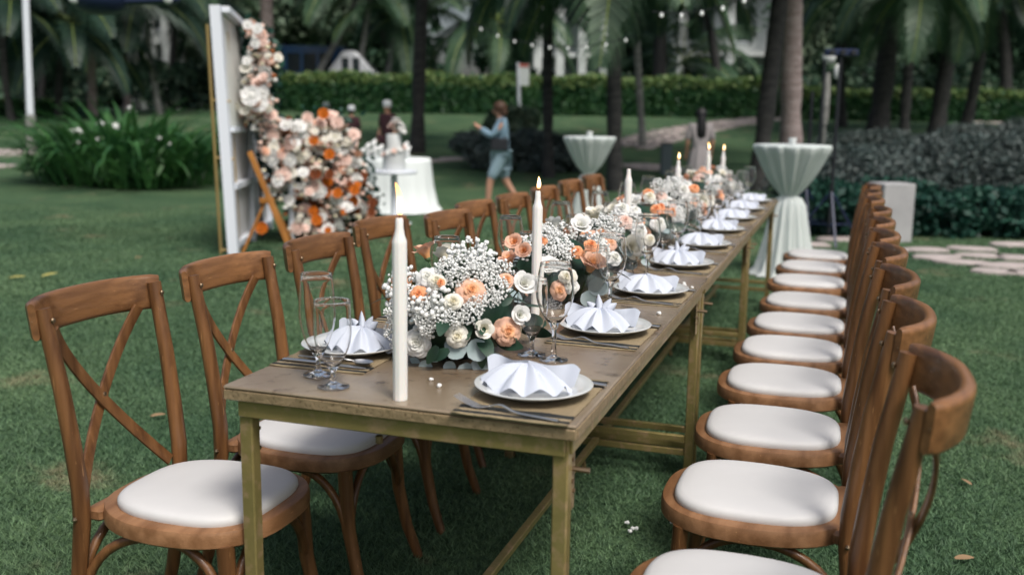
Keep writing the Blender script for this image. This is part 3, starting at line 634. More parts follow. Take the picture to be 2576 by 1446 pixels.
# ---------------------------------------------------------------- cocktail tables
def cocktail(label, u, vtop, D, ztop, r, seed):
    p = far(u, D); p.z = 0; t = thing('cocktail_table', label, 'table', p, group='tall cocktail tables in white chiffon')
    H = ztop
    MB().lathe([(.0, H-.02), (r, H-.02), (r+.004, H-.01), (r, H), (0, H)], 32).build('top', MT['white'], t); MB().tube([(0, 0, 0), (0, 0, H-.03)], .03, 10).build('pole', MT['black'], t)
    MB().lathe([(.22, 0), (.22, .015), (.04, .05)], 20).build('foot', MT['black'], t)
    rng = random.Random(seed); ph = [rng.random()*6 for _ in range(4)]
    def pleat(k):
        def f(r_, z, a):
            q = 1-min(1, abs(z-zw)/.05)
            amp = k*r_*(.25+.75*min(1, abs(H-z)/.25)); return r_ + amp*(math.sin(a*13+ph[0]+math.sin(a*3+ph[1]))*.6+math.sin(a*29+ph[2])*.3)
        return f
    zw = H*.615
    up = [(r+.006, H+.001), (r+.006, H-.025), (r*.91, H-.08), (r*.79, H-.15), (r*.66, H-.22), (r*.54, H-.285), (r*.42, H-.34), (r*.29, zw+.03), (r*.20, zw)]
    MB().lathe([(0, H+.003), (r*.9, H+.003)]+up, 160, fn=lambda a, b, c: a if b > H-.005 else pleat(.13)(a, b, c)).build('upper_drape', MT['chiffon'], t, 180)
    lo = [(r*.20, zw), (r*.32, zw-.02), (r*.42, zw-.08), (r*.48, zw-.2), (r*.58, zw-.36), (r*.70, zw-.52), (r*.78, .06), (r*.95, .012)]
    MB().lathe(lo, 160, fn=pleat(.12)).build('lower_drape', MT['chiffon'], t, 180)
    g = thing('candle_holder', 'small white cup on top of the '+('larger' if r > .285 else 'smaller')+' cocktail table', 'candle holder', p+Vector((0, 0, H+.005)), group='cups on the cocktail tables')
    MB().lathe([(.001, 0), (.028, 0), (.032, .035), (.034, .055), (.030, .055), (.028, .01), (.001, .01)], 20).build('cup', MT['plate'], g)
cocktail('larger white chiffon cocktail table near the far end of the dining table', 1998, 365, 8.25, 1.09, .305, 1)
cocktail('smaller white chiffon cocktail table beside the thick dark palm', 1485, 347, 11.2, 1.07, .285, 2)

# ---------------------------------------------------------------- flowers (shared meshes)
def petal(mb, r0, h, wang, ang, open_, curl, z0, mi=0):
    """one petal: a curved patch rising from the heart and opening outwards"""
    nu, nv = 4, 4; vs = []
    for j in range(nv+1):
        s = j/nv; rr = r0*(.25+.75*s) + open_*s*s; z = z0 + h*math.sin(min(1, s*.95)*math.pi/2) - curl*max(0, s-.6)**2*6
        w = wang*(.55+.45*math.sin(math.pi*(.15+.7*s)))
        for i in range(nu+1):
            q = (i/nu-.5)*2; a = ang+q*w; rq = rr*(1-.10*abs(q)**2) ; zz = z - .18*h*abs(q)**2.5*s
            vs.append((rq*math.cos(a), rq*math.sin(a), zz))
    fs = [(j*(nu+1)+i, j*(nu+1)+i+1, (j+1)*(nu+1)+i+1, (j+1)*(nu+1)+i) for j in range(nv) for i in range(nu)]
    mb.add(vs, fs, mi)
def rose_mesh(name, m, opn, seed):
    rng = random.Random(seed); mb = MB(); R_ = .040
    mb.ball((0, 0, .018), .009, 8, sc=(1, 1, 1.5))
    rings = [(.006, .036, 3, .0), (.010, .037, 3, .0005), (.0145, .038, 4, .001*opn), (.019, .038, 5, .002*opn), (.0235, .037, 5, .005*opn), (.028, .034, 6, .009*opn), (.0315, .030, 6, .013*opn), (.034, .024, 7, .017*opn)]
    for k, (r0, h, n, o) in enumerate(rings):
        for i in range(n): petal(mb, r0*(1+.08*rng.uniform(-1, 1)), h*(1+.1*rng.uniform(-1, 1)), (1.35+.1*rng.random())*math.pi/n*1.1, 2*math.pi*i/n+k*.9+rng.uniform(-.15, .15), o, .0025*k*opn, -.002*k)
    mb.ball((0, 0, -.004), .012, 8, 1, (1, 1, .8)); mb.tube([(0, 0, -.008), (.003, 0, -.07)], .0022, 5, up=(0, 1, 0), mi=1)
    return mb.mesh(name, [m, MT['stem']], 180)
def tulip_mesh(m, seed):
    rng = random.Random(seed); mb = MB()
    for k, (r0, h, n) in enumerate([(.014, .045, 4), (.022, .05, 4), (.028, .046, 5)]):
        for i in range(n): petal(mb, r0, h*(1+.1*rng.uniform(-1, 1)), 1.3*math.pi/n, 2*math.pi*i/n+k+rng.uniform(-.2, .2), .006*k, .001, -.006)
    mb.ball((0, 0, -.004), .010, 8, 1); mb.tube([(0, 0, -.008), (.003, 0, -.08)], .0024, 5, up=(0, 1, 0), mi=1)
    return mb.mesh('lisianthus', [m, MT['stem']], 180)
ROSE = {k: [rose_mesh('rose', MT[k], o, s) for o, s in ((1.0, 1), (.45, 2))] for k in ('peach', 'coral', 'blush', 'ivory', 'whitep')}
TUL = {k: tulip_mesh(MT[k], 5) for k in ('whitep', 'ivory', 'peach')}
def breath_mesh(seed, R_=.056, n=150, rb=.0054):
    rng = random.Random(seed); mb = MB()
    for i in range(n):
        d = Vector((rng.gauss(0, 1), rng.gauss(0, 1), abs(rng.gauss(0, 1))*.9+.05)).normalized()*(R_*(.45+.65*rng.random()**.7))
        mb.ico(d, rb*rng.choice([.6, .8, 1.0, 1.15, 1.35]), sc=(1, .9, .8))
        if i % 3 == 0: mb.tube([(d.x*.15, d.y*.15, -.03), d*.6, d*.97], .0006, 3, mi=1)
    return mb.mesh('babys_breath', [MT['breath'], MT['stem']], 180)
BR = [breath_mesh(i) for i in range(3)]
def leaf_mesh(name, m, L, wd, cup=.15):
    mb = MB(); n = 6; vs = []; fs = []
    for i in range(n+1):
        s = i/n; w_ = wd*math.sin(math.pi*min(.97, s*.9+.08))**.7; z = -cup*L*s*s
        vs += [(s*L, -w_, z+.12*w_), (s*L, 0, z), (s*L, w_, z+.12*w_)]
    for i in range(n):
        for j in range(2): fs.append((i*3+j, i*3+j+1, i*3+4+j, i*3+3+j))
    return mb.add(vs, fs).mesh(name, m, 180)
LEAF_E = leaf_mesh('eucalyptus_leaf', MT['euc'], .052, .026); LEAF_S = leaf_mesh('eucalyptus_leaf', MT['euc'], .028, .010); LEAF_D = leaf_mesh('rose_leaf', MT['dleaf'], .066, .017, .3)
def face(n, roll=0):                             # rotation that turns local +z to n
    q = Vector(n).to_track_quat('Z', 'Y'); return q @ Quaternion((0, 0, 1), roll)
def arrangement(label, c, rad, specs, seed, nrose=0, nbr=0, pal=None):
    """c base centre on the table, rad = half sizes (x, y, height)"""
    rng = random.Random(seed); c = Vector(c); t = thing('flower_arrangement', label, 'flowers', c, group='low flower arrangements along the table')
    MB().lathe([(.001, 0), (.07, 0), (.09, .03), (.095, .06), (.07, .062), (.001, .062)], 20).build('bowl', MT['bowl'], t)
    ax, ay, h = rad; zc = h*.42; hz = h*.60
    def surf(n, k=1.0): return Vector((n.x*ax*k, n.y*ay*k, zc+n.z*hz*k))
    used = []
    for (u, v, d, kind, o) in specs:             # blooms matched to the photograph: ray meets the dome
        dr = ray(u, v).normalized(); cc = CAM-c-Vector((0, 0, zc)); S = Vector((1/ax, 1/ay, 1/hz))
        A = Vector((dr.x*S.x, dr.y*S.y, dr.z*S.z)); B = Vector((cc.x*S.x, cc.y*S.y, cc.z*S.z)); a_, b_, c_ = A.dot(A), 2*A.dot(B), B.dot(B)-1
        disc = b_*b_-4*a_*c_; k = (-b_-math.sqrt(disc))/(2*a_) if disc > 0 else -b_/(2*a_)
        p = cc+dr*k; n = Vector((p.x/ax**2, p.y/ay**2, p.z/hz**2)).normalized(); n = (n*.5-dr*.85*(1 if o != 2 else .2)+Vector((0, 0, .25 if o != 2 else .8))).normalized()
        pp = p+Vector((0, 0, zc)); depth = (c+pp-CAM).dot(F); size = d/2480*depth; used.append((pp, size/2))
        if kind in ROSE: inst('rose', ROSE[kind][0 if o != 1 else 1], t, pp-n*size*.35, face(n, rng.random()*6), size/(.105 if o != 1 else .088))
        elif kind == 'tw': inst('lisianthus', TUL['whitep'], t, pp-n*size*.4, face(n, rng.random()*6), size/.07)
        elif kind == 'ti': inst('lisianthus', TUL['ivory'], t, pp-n*size*.4, face(n, rng.random()*6), size/.07)
        elif kind == 'tp': inst('lisianthus', TUL['peach'], t, pp-n*size*.4, face(n, rng.random()*6), size/.07)
        elif kind == 'br': tag(inst('babys_breath', rng.choice(BR), t, pp-n*size*.45, face(n, rng.random()*6), size/.11), kind='stuff')
        elif kind == 'eu': inst('eucalyptus_leaf', LEAF_E, t, pp, face(-dr, o)@Quaternion((0, 1, 0), 0), size/.05)
        elif kind == 'es': inst('eucalyptus_leaf', LEAF_S, t, pp, face(-dr, o), size/.028)
        elif kind == 'dl': inst('rose_leaf', LEAF_D, t, pp, face(-dr, o), size/.07)
    pal = pal or ['whitep', 'ivory', 'peach', 'coral', 'blush', 'whitep']
    cnt = 0; tries = 0
    while cnt < nrose and tries < 400:
        tries += 1; n = Vector((rng.gauss(0, 1), rng.gauss(-.2, 1), abs(rng.gauss(.35, .7)))).normalized(); s = rng.choice([.028, .032, .038, .042]); p = surf(n, .96)
        if any((p-q).length < (s+r)*.92 for q, r in used): continue
        used.append((p, s)); cnt += 1; m = rng.choice(pal); k = rng.random(); nn = (n+Vector((0, 0, .3))).normalized()
        if k < .72: inst('rose', ROSE[m][0 if k < .45 else 1], t, p-nn*s*.6, face(nn, rng.random()*6), s/.05)
        else: inst('lisianthus', TUL[rng.choice(list(TUL))], t, p-nn*s*.6, face(nn, rng.random()*6), s/.036)
    for i in range(nbr):
        n = Vector((rng.gauss(0, 1), rng.gauss(0, 1), abs(rng.gauss(.5, .7)))).normalized(); p = surf(n, .88)
        tag(inst('babys_breath', rng.choice(BR), t, p-n*.03, face(n, rng.random()*6), rng.uniform(.75, 1.15)), kind='stuff')
    for i in range(30):                          # leaves round the foot and between blooms
        a = rng.random()*6.283; e = rng.uniform(-.5, .22); n = Vector((math.cos(a)*math.cos(e), math.sin(a)*math.cos(e), math.sin(e))); p = surf(n, rng.uniform(.55, .92)); p.z = max(p.z, .03)
        n2 = (n+Vector((rng.gauss(0, .3), rng.gauss(0, .3), .5))).normalized(); q = face(n2, 0); 
        x = Vector((math.cos(a), math.sin(a), rng.uniform(-.4, .3))).normalized(); zz = n2; yy = zz.cross(x).normalized(); zz = x.cross(yy); q = Matrix((x, yy, zz)).transposed().to_quaternion()
        k = rng.random(); inst('rose_leaf' if k < .6 else 'eucalyptus_leaf', LEAF_D if k < .6 else (LEAF_E if k < .85 else LEAF_S), t, p, q, rng.uniform(.8, 1.3))
    core = MB(); core.ball((0, 0, zc*.9), 1, 14, sc=(ax*.72, ay*.72, hz*.72)); core.build('foliage_core', MT['dleaf'], t, 180)
    return t
A = [(1187, 725, 88, 'peach', 0), (1283, 832, 84, 'peach', 0), (1151, 845, 68, 'ivory', 0), (1046, 862, 82, 'whitep', 1), (1074, 690, 72, 'whitep', 0), (1098, 703, 50, 'ivory', 1), (1051, 736, 56, 'coral', 0),
     (1320, 712, 58, 'tw', 0), (1218, 827, 46, 'ti', 1), (1140, 756, 54, 'ivory', 1), (1276, 700, 44, 'peach', 1), (1309, 792, 46, 'tw', 0), (1108, 708, 26, 'coral', 1),
     (1165, 650, 74, 'br', 0), (1120, 668, 60, 'br', 0), (1215, 655, 76, 'br', 0), (1262, 672, 70, 'br', 0), (1195, 680, 66, 'br', 0), (1150, 690, 56, 'br', 0), (1010, 735, 60, 'br', 0), (990, 780, 60, 'br', 0), (985, 830, 56, 'br', 0), (1000, 870, 46, 'br', 0),
     (1085, 765, 62, 'br', 0), (1100, 800, 60, 'br', 0), (1140, 795, 56, 'br', 0), (1185, 785, 56, 'br', 0), (1060, 800, 46, 'br', 0), (1255, 715, 62, 'br', 0), (1240, 745, 46, 'br', 0), (1070, 825, 40, 'br', 0), (1200, 760, 50, 'br', 0),
     (1170, 890, 56, 'eu', 2.6), (1175, 888, 56, 'eu', .3), (1165, 915, 52, 'eu', -1.2), (1190, 905, 50, 'eu', -.5), (1105, 905, 34, 'eu', 2.4), (1085, 915, 34, 'eu', 3.6), (1118, 915, 32, 'eu', -.6),
     (1050, 935, 26, 'es', -2.2), (1062, 925, 26, 'es', -1.4), (1075, 940, 26, 'es', -1.7), (1040, 925, 26, 'es', -2.8), (1055, 915, 26, 'es', 2.6), (1085, 930, 26, 'es', -.8),
     (1235, 890, 52, 'dl', -.6), (1222, 885, 50, 'dl', -1.0), (1210, 880, 50, 'dl', -1.5), (1262, 768, 36, 'dl', .6), (1130, 880, 60, 'dl', 3.6), (1100, 870, 55, 'dl', 4.2)]
arrangement('nearest flower arrangement with a large peach rose and much baby\'s breath', (.35, .45, .75), (.185, .20, .26), A, 1, 6, 3)
B = [(1293, 608, 42, 'tp', 0), (1317, 630, 40, 'tp', 0), (1278, 648, 46, 'tp', 2), (1395, 605, 78, 'br', 0), (1378, 575, 56, 'br', 0), (1420, 620, 60, 'br', 0), (1405, 635, 60, 'br', 0), (1462, 565, 50, 'tw', 0), (1364, 602, 30, 'coral', 1), (1454, 628, 40, 'coral', 0),
     (1489, 612, 38, 'coral', 1), (1540, 604, 48, 'peach', 0), (1379, 668, 56, 'tw', 2), (1432, 692, 50, 'ivory', 1), (1491, 660, 66, 'tp', 2), (1411, 730, 60, 'peach', 0), (1552, 645, 46, 'whitep', 1), (1508, 596, 40, 'whitep', 1), (1532, 553, 52, 'br', 0), (1500, 560, 40, 'br', 0),
     (1306, 655, 62, 'dl', -1.0), (1300, 665, 60, 'dl', -.4), (1330, 660, 50, 'dl', -1.6), (1395, 770, 44, 'br', 0), (1480, 720, 46, 'eu', 0), (1470, 735, 40, 'eu', -1), (1500, 740, 40, 'eu', 1), (1440, 720, 44, 'whitep', 1)]
arrangement('second flower arrangement with orange buds leaning over the second candle', (.37, 1.22, .75), (.175, .24, .235), B, 2, 9, 3)
Cc = [(1567, 518, 46, 'whitep', 1), (1600, 522, 38, 'whitep', 0), (1575, 548, 42, 'blush', 0), (1612, 575, 46, 'whitep', 1), (1545, 545, 40, 'br', 0), (1640, 600, 36, 'ivory', 1)]
arrangement('third flower arrangement with two white peonies below the unlit candle', (.38, 1.86, .75), (.16, .22, .22), Cc, 3, 12, 3)
Dd = [(1635, 490, 36, 'ivory', 1), (1632, 478, 34, 'coral', 0), (1665, 485, 34, 'blush', 0), (1652, 522, 32, 'coral', 1), (1658, 460, 46, 'br', 0), (1700, 458, 44, 'br', 0), (1722, 472, 40, 'whitep', 1), (1750, 468, 30, 'coral', 0)]
arrangement('fourth flower arrangement mixing orange roses and white sprays', (.38, 2.62, .75), (.17, .30, .225), Dd, 4, 17, 5)
arrangement('fifth flower arrangement with white clusters around the fourth candle', (.38, 3.30, .75), (.17, .30, .245), [], 5, 18, 6)
arrangement('sixth flower arrangement with pink and orange roses', (.37, 4.10, .75), (.17, .34, .24), [], 6, 22, 4, ['peach', 'coral', 'blush', 'whitep'])
arrangement('farthest flower arrangement at the end of the long table', (.37, 4.95, .75), (.17, .36, .25), [], 7, 24, 4, ['peach', 'coral', 'blush', 'whitep', 'whitep'])

# ---------------------------------------------------------------- dining tables
def folding_table(label, y0):
    t = thing('folding_table', label, 'table', (0, y0, 0), group='bronze folding tables set end to end'); W, L, H = .76, 1.824, .75
    MB().box((W/2, L/2, H-.004), (W, L, .008), b=.003).build('tabletop', MT['top'], t)
    e = MB(); th = .022
    for s in (0, 1): e.box((W/2, s*(L-.012)+.006, H-.008-th/2-.0005), (W-.002, .012, th), b=.002); e.box((s*(W-.012)+.006, L/2, H-.008-th/2-.0005), (.012, L-.026, th), b=.002)
    tag(e.build('edge_band', MT['edge'], t), kind='stuff')
    MB().box((W/2, L/2, H-.017), (W-.03, L-.03, .016)).build('core_board', MT['goldd'], t)
    ap = .038; za = H-.031-ap/2
    for s in (0, 1): MB().box((W/2, .024+s*(L-.048), za), (W-.05, .018, ap), b=.002).build('apron', MT['gold'], t)
    for s in (0, 1): MB().box((.024+s*(W-.048), L/2, za), (.018, L-.07, ap), b=.002).build('apron', MT['gold'], t)
    for s in (0, 1):
        for k in (0, 1):
            x = .036+s*(W-.072); y = .040+k*(L-.080)
            lg = MB().box((x, y, (H-.036)/2), (.031, .031, H-.036), b=.003).build('leg', MT['gold'], t)
            MB().box((x, y, .015), (.036, .036, .03), b=.004).build('foot_cap', MT['goldd'], lg)
            br = MB(); yb = y+(.034 if k == 0 else -.034); xb = x+(.0 if s else .0)
            br.box((xb+(-.010 if s == 0 else .010), yb, H-.13), (.004, .032, .13), b=.0015); b_ = br.build('hinge_bracket', MT['edge'], lg)
            hp = MB()
            for q in range(4): hp.tube([(xb, yb+(q % 2)*.008-.004, H-.09-q*.022), (xb+(.016 if s else -.016), yb+(q % 2)*.008-.004, H-.09-q*.022)], .0045, 8, up=(0, 0, 1))
            tag(hp.build('rivets', MT['bolt'], lg), kind='stuff')
            if s: MB().tube([(xb, yb, H-.11), (xb+.045, yb+.004, H-.112)], [.005, .006], 8).build('locking_pin', MT['bolt'], lg)
    for k in (0, 1):
        y = .040+k*(L-.080)
        for dz in (0, .055): MB().box((W/2, y+(.012 if dz else 0)*(1 if k == 0 else -1), .105+dz), (W-.105, .018, .024), b=.002).build('cross_rail', MT['gold'], t)
    MB().box((W/2, L/2, .118), (.024, L-.10, .020), b=.002).build('centre_stretcher', MT['gold'], t)
    for k in (0, 1): MB().tube([(W/2-.01, .22+k*(L-.44), .115), (W/2+.0, .22+k*(L-.44), .06)], .008, 6, up=(0, 1, 0)).build('stretcher_clip', MT['goldd'], t)
    for i, x in enumerate((.10, .37, .42)): MB().box((x, .0125, H-.033), (.022, .005, .004)).build('staple', MT['bolt'], t)
    MB().tube([(W*.44, .05, H-.085), (W*.44, .05, H-.10)], .008, 8, up=(0, 1, 0)).build('latch_ring', MT['goldd'], t)
    return t
folding_table('nearest bronze folding table with gold steel legs', 0)
folding_table('middle bronze folding table in the long row', 1.83)
folding_table('farthest bronze folding table in the long row', 3.66)

# ---------------------------------------------------------------- chairs
RND = [(math.cos(a)*1.0, math.sin(a)*1.0) for a in [i*math.pi/6 for i in range(12)]]
def rrect(w, h, r, n=3):
    out = []
    for cx, cy_, a0 in ((w/2-r, h/2-r, 0), (-w/2+r, h/2-r, 90), (-w/2+r, -h/2+r, 180), (w/2-r, -h/2+r, 270)):
        for i in range(n+1): a = math.radians(a0+90*i/n); out.append((cx+r*math.cos(a), cy_+r*math.sin(a)))
    return out
def bez(pts, n=12):
    out = []; P = [Vector(p) for p in pts]
    for i in range(n+1):
        s = i/n; q = P[:]
        while len(q) > 1: q = [q[k].lerp(q[k+1], s) for k in range(len(q)-1)]
        out.append(q[0])
    return out
def seat_outline(n, hx, hy, ex, narrow):
    o = []
    for i in range(n):
        a = 2*math.pi*i/n; c, s = math.cos(a), math.sin(a); x = hx*math.copysign(abs(c)**(2/ex), c); y = hy*math.copysign(abs(s)**(2/ex), s)
        k = 1-narrow*max(0, -y/hy)**1.5-.05*max(0, y/hy)**3; o.append((x*k, y))
    return o
def make_chair():
    # local +y faces the table, origin on the ground under the seat centre
    t = thing('banquet_chair', 'x', 'chair', group='cross back wooden chairs along the table')
    ZS = .420; n = 56; mb = MB(); vs = []; fs = []
    rings = [(0.965, ZS-.042), (1.0, ZS-.036), (1.0, ZS-.010), (.985, ZS-.002), (.965, ZS), (.80, ZS), (.78, ZS-.004), (.78, ZS-.03)]
    for k, z in rings:
        for x, y in seat_outline(n, .212, .225, 2.75, .16): vs.append((x*k, y*k, z))
    for r in range(len(rings)-1):
        for i in range(n): j = (i+1) % n; fs.append((r*n+i, r*n+j, (r+1)*n+j, (r+1)*n+i))
    fs.append(tuple(range(n-1, -1, -1))); mb.add(vs, fs)
    mb.box((0, -.198, ZS-.020), (.31, .045, .030), b=.006); mb.build('seat_frame', MT['wood_seat'], t, 40)
    c = MB(); vs = []; fs = []; prof = [(.982, -.006), (1.0, .004), (.994, .013), (.965, .0195), (.91, .0235), (.80, .0262), (.60, .0285), (.30, .0290)]
    for k, z in prof:
        for x, y in seat_outline(n, .178, .188, 3.4, .14): vs.append((x*k, y*k+.004, ZS+z))
    for r in range(len(prof)-1):
        for i in range(n): j = (i+1) % n; fs.append((r*n+i, r*n+j, (r+1)*n+j, (r+1)*n+i))
    fs.append(tuple((len(prof)-1)*n+i for i in range(n))); c.add(vs, fs).build('cushion', MT['cushion'], t, 60)
    for s in (-1, 1):
        # rear leg and back post are one bent pole
        pts = [(s*.190, -.285, 0), (s*.186, -.250, .12), (s*.182, -.222, .26), (s*.178, -.208, .39), (s*.178, -.208, .47), (s*.180, -.220, .58), (s*.183, -.236, .70), (s*.186, -.256, .81), (s*.188, -.268, .880)]
        MB().sweep(pts, RND, (1, 0, 0), [.016, .017, .018, .0195, .020, .0195, .0185, .0175, .017]).build('back_post', MT['wood'], t, 50)
        pts = [(s*.176, .225, 0), (s*.168, .190, .10), (s*.164, .165, .22), (s*.162, .155, .385)]
        MB().sweep(pts, RND, (1, 0, 0), [.014, .0165, .0185, .020]).build('leg', MT['wood'], t, 50)
        # flat steam bent cross slat from the top rail down to the other side of the seat
        st = bez([(s*.150, -.282, .822), (s*.09, -.314, .725), (-s*.04, -.288, .57), (-s*.150, -.222, .427)], 16)
        off = .006*s
        MB().sweep([p+Vector((0, off, 0)) for p in st], rrect(.030, .0085, .003, 2), (0, 1, .2)).build('cross_slat', MT['wood'], t, 40)
        MB().ball((s*.186, -.243, .855), .0062, 10, sc=(1, .7, 1)).build('bolt', MT['bolt'], t)
        MB().ball((s*.210, -.278, .855), .006, 8).build('bolt', MT['bolt'], t)
        MB().ball((s*.199, -.208, .405), .006, 8).build('bolt', MT['bolt'], t)
    MB().ball((0, -.279, .635), .0065, 8, sc=(1, .7, 1)).build('bolt', MT['bolt'], t)
    # bowed top rail, ends curl round outside the posts
    N = 30; pts = []; sc_ = []
    for i in range(N+1):
        x = -1+2*i/N; bow = .068*(1-abs(x)**2.6); pts.append((x*.212, -.272-bow, .853)); e = min(1, (1-abs(x))/.05+.55); sc_.append((min(1, e), 1 if abs(x) < .97 else .93))
    MB().sweep(pts, rrect(.027, .088, .011, 3), (0, -.13, 1), sc_).build('top_rail', MT['wood_rail'], t, 50)
    # arched braces under the seat
    z0, z1 = .18, .372
    for s in (-1, 1):
        a = bez([(s*.164, .168, z0), (s*.150, .165, z1-.02), (s*.05, .165, z1+.01), (0, .165, z1)], 10)
        MB().tube(a, .0115, 8, up=(0, 1, 0)).build('arch_brace', MT['wood'], t, 50)
        a = bez([(s*.184, -.228, z0), (s*.160, -.22, z1-.02), (s*.05, -.21, z1+.01), (0, -.20, z1)], 10)
        MB().tube(a, .0115, 8, up=(0, 1, 0)).build('arch_brace', MT['wood'], t, 50)
        for e, y in ((1, .166), (-1, -.222)):
            a = bez([(s*.172, y, z0+.02), (s*.17, y*.86, z1-.02), (s*.168, y*.3, z1+.008), (s*.165, 0.0, z1)], 10)
            MB().tube(a, .0115, 8, up=(1, 0, 0)).build('arch_brace', MT['wood'], t, 50)
    return t
ch = make_chair(); CT = tree_of(ch); first = [True]
def place_chair(label, x, y, rz):
    if first[0]: first[0] = False; ch['label'] = label; ch.location = (x, y, 0); ch.rotation_euler = (0, 0, rz); return
    copy_tree(ch, CT, label, (x, y, 0), rz)
ORD = ['nearest', 'second', 'third', 'fourth', 'fifth', 'sixth', 'seventh', 'eighth', 'ninth', 'farthest']
jr = random.Random(12)
LY = [(.180, -.02), (.68, 0), (1.21, -.01), (1.82, -.085), (2.19, .05), (2.71, -.02), (3.22, 0), (3.81, 0), (4.45, -.02), (5.07, -.03)]
for i, (y, dx) in enumerate(LY):
    place_chair(f'{ORD[i]} cross back wooden chair in the left row, counted from the camera', -.160+dx, y, -math.pi/2+jr.uniform(-.02, .05))
RY = [.075, .635, 1.17, 1.715, 2.21, 2.72, 3.29, 3.91, 4.49, 5.05]
for i, y in enumerate(RY):
    place_chair(f'{ORD[i]} cross back wooden chair in the right row, counted from the camera', (1.066 if i == 0 else 1.056)+jr.uniform(-.008, .008), y, math.pi/2+jr.uniform(-.05, .04))

# ---------------------------------------------------------------- place settings
def weave_mat():
    m = bpy.data.materials.new('woven_placemat'); m.use_nodes = True; n = m.node_tree.nodes; l = m.node_tree.links; p = n['Principled BSDF']
    tc = n.new('ShaderNodeTexCoord'); sx = n.new('ShaderNodeSeparateXYZ'); l.new(tc.outputs['Object'], sx.inputs[0])
    wv = n.new('ShaderNodeTexWave'); wv.inputs['Scale'].default_value = 95; wv.bands_direction = 'X'; l.new(tc.outputs['Object'], wv.inputs[0])
    wy = n.new('ShaderNodeTexWave'); wy.inputs['Scale'].default_value = 60; wy.bands_direction = 'Y'; l.new(tc.outputs['Object'], wy.inputs[0])
    ab = n.new('ShaderNodeMath'); ab.operation = 'ABSOLUTE'; l.new(sx.outputs[1], ab.inputs[0])
    cr = n.new('ShaderNodeValToRGB'); cr.color_ramp.interpolation = 'CONSTANT'; e = cr.color_ramp.elements; e[0].position = 0; e[0].color = (.44, .34, .20, 1); e[1].position = .105/.2; e[1].color = (.025, .03, .03, 1)
    for pos, c in ((.128/.2, (.46, .36, .22)), (.142/.2, (.02, .025, .025)), (.155/.2, (.42, .33, .19))): q = cr.color_ramp.elements.new(pos); q.color = (*c, 1)
    dv = n.new('ShaderNodeMath'); dv.operation = 'DIVIDE'; dv.inputs[1].default_value = .2; l.new(ab.outputs[0], dv.inputs[0]); l.new(dv.outputs[0], cr.inputs[0])
    mx = n.new('ShaderNodeMix'); mx.data_type = 'RGBA'; mx.blend_type = 'MULTIPLY'; mx.inputs[0].default_value = .55; l.new(cr.outputs[0], mx.inputs[6]); l.new(wy.outputs[0], mx.inputs[7]); l.new(mx.outputs[2], p.inputs['Base Color'])
    ad = n.new('ShaderNodeMath'); ad.operation = 'ADD'; l.new(wv.outputs['Fac'], ad.inputs[0]); l.new(wy.outputs['Fac'], ad.inputs[1])
    bp = n.new('ShaderNodeBump'); bp.inputs['Distance'].default_value = .001; l.new(ad.outputs[0], bp.inputs['Height']); l.new(bp.outputs[0], p.inputs['Normal']); p.inputs['Roughness'].default_value = .8; return m
MT['weave'] = weave_mat()
def mat_mesh():
    mb = MB(); rng = random.Random(2); nx, ny = 14, 22; vs = []; hx, hy = .115, .165
    for z in (0, .0022):
        for j in range(ny+1):
            for i in range(nx+1):
                x = -hx+2*hx*i/nx; y = -hy+2*hy*j/ny; e = .0018*math.sin(j*2.3+i*1.1)
                if i in (0, nx): x += rng.uniform(-.0015, .0015)
                if j in (0, ny): y += rng.uniform(-.002, .002)
                vs.append((x, y, z+(e if z else 0)*.5))
    n = (nx+1)*(ny+1); fs = [(n+j*(nx+1)+i, n+j*(nx+1)+i+1, n+(j+1)*(nx+1)+i+1, n+(j+1)*(nx+1)+i) for j in range(ny) for i in range(nx)]
    edge = [i for i in range(nx+1)]+[j*(nx+1)+nx for j in range(1, ny+1)]+[ny*(nx+1)+i for i in range(nx-1, -1, -1)]+[j*(nx+1) for j in range(ny-1, 0, -1)]
    for a, b in zip(edge, edge[1:]+edge[:1]): fs.append((a, b, b+n, a+n))
    fs.append(tuple(reversed(edge))); return mb.add(vs, fs).mesh('placemat', MT['weave'], 180)
ME_MAT = mat_mesh()
ME_PLATE = MB().lathe([(.001, .004), (.058, .004), (.062, 0), (.070, .001), (.082, .008), (.100, .013), (.1195, .0205), (.1215, .0225), (.1200, .0238), (.100, .0175), (.083, .0125), (.074, .0065), (.001, .006)], 56).mesh('plate', MT['plate'], 180)
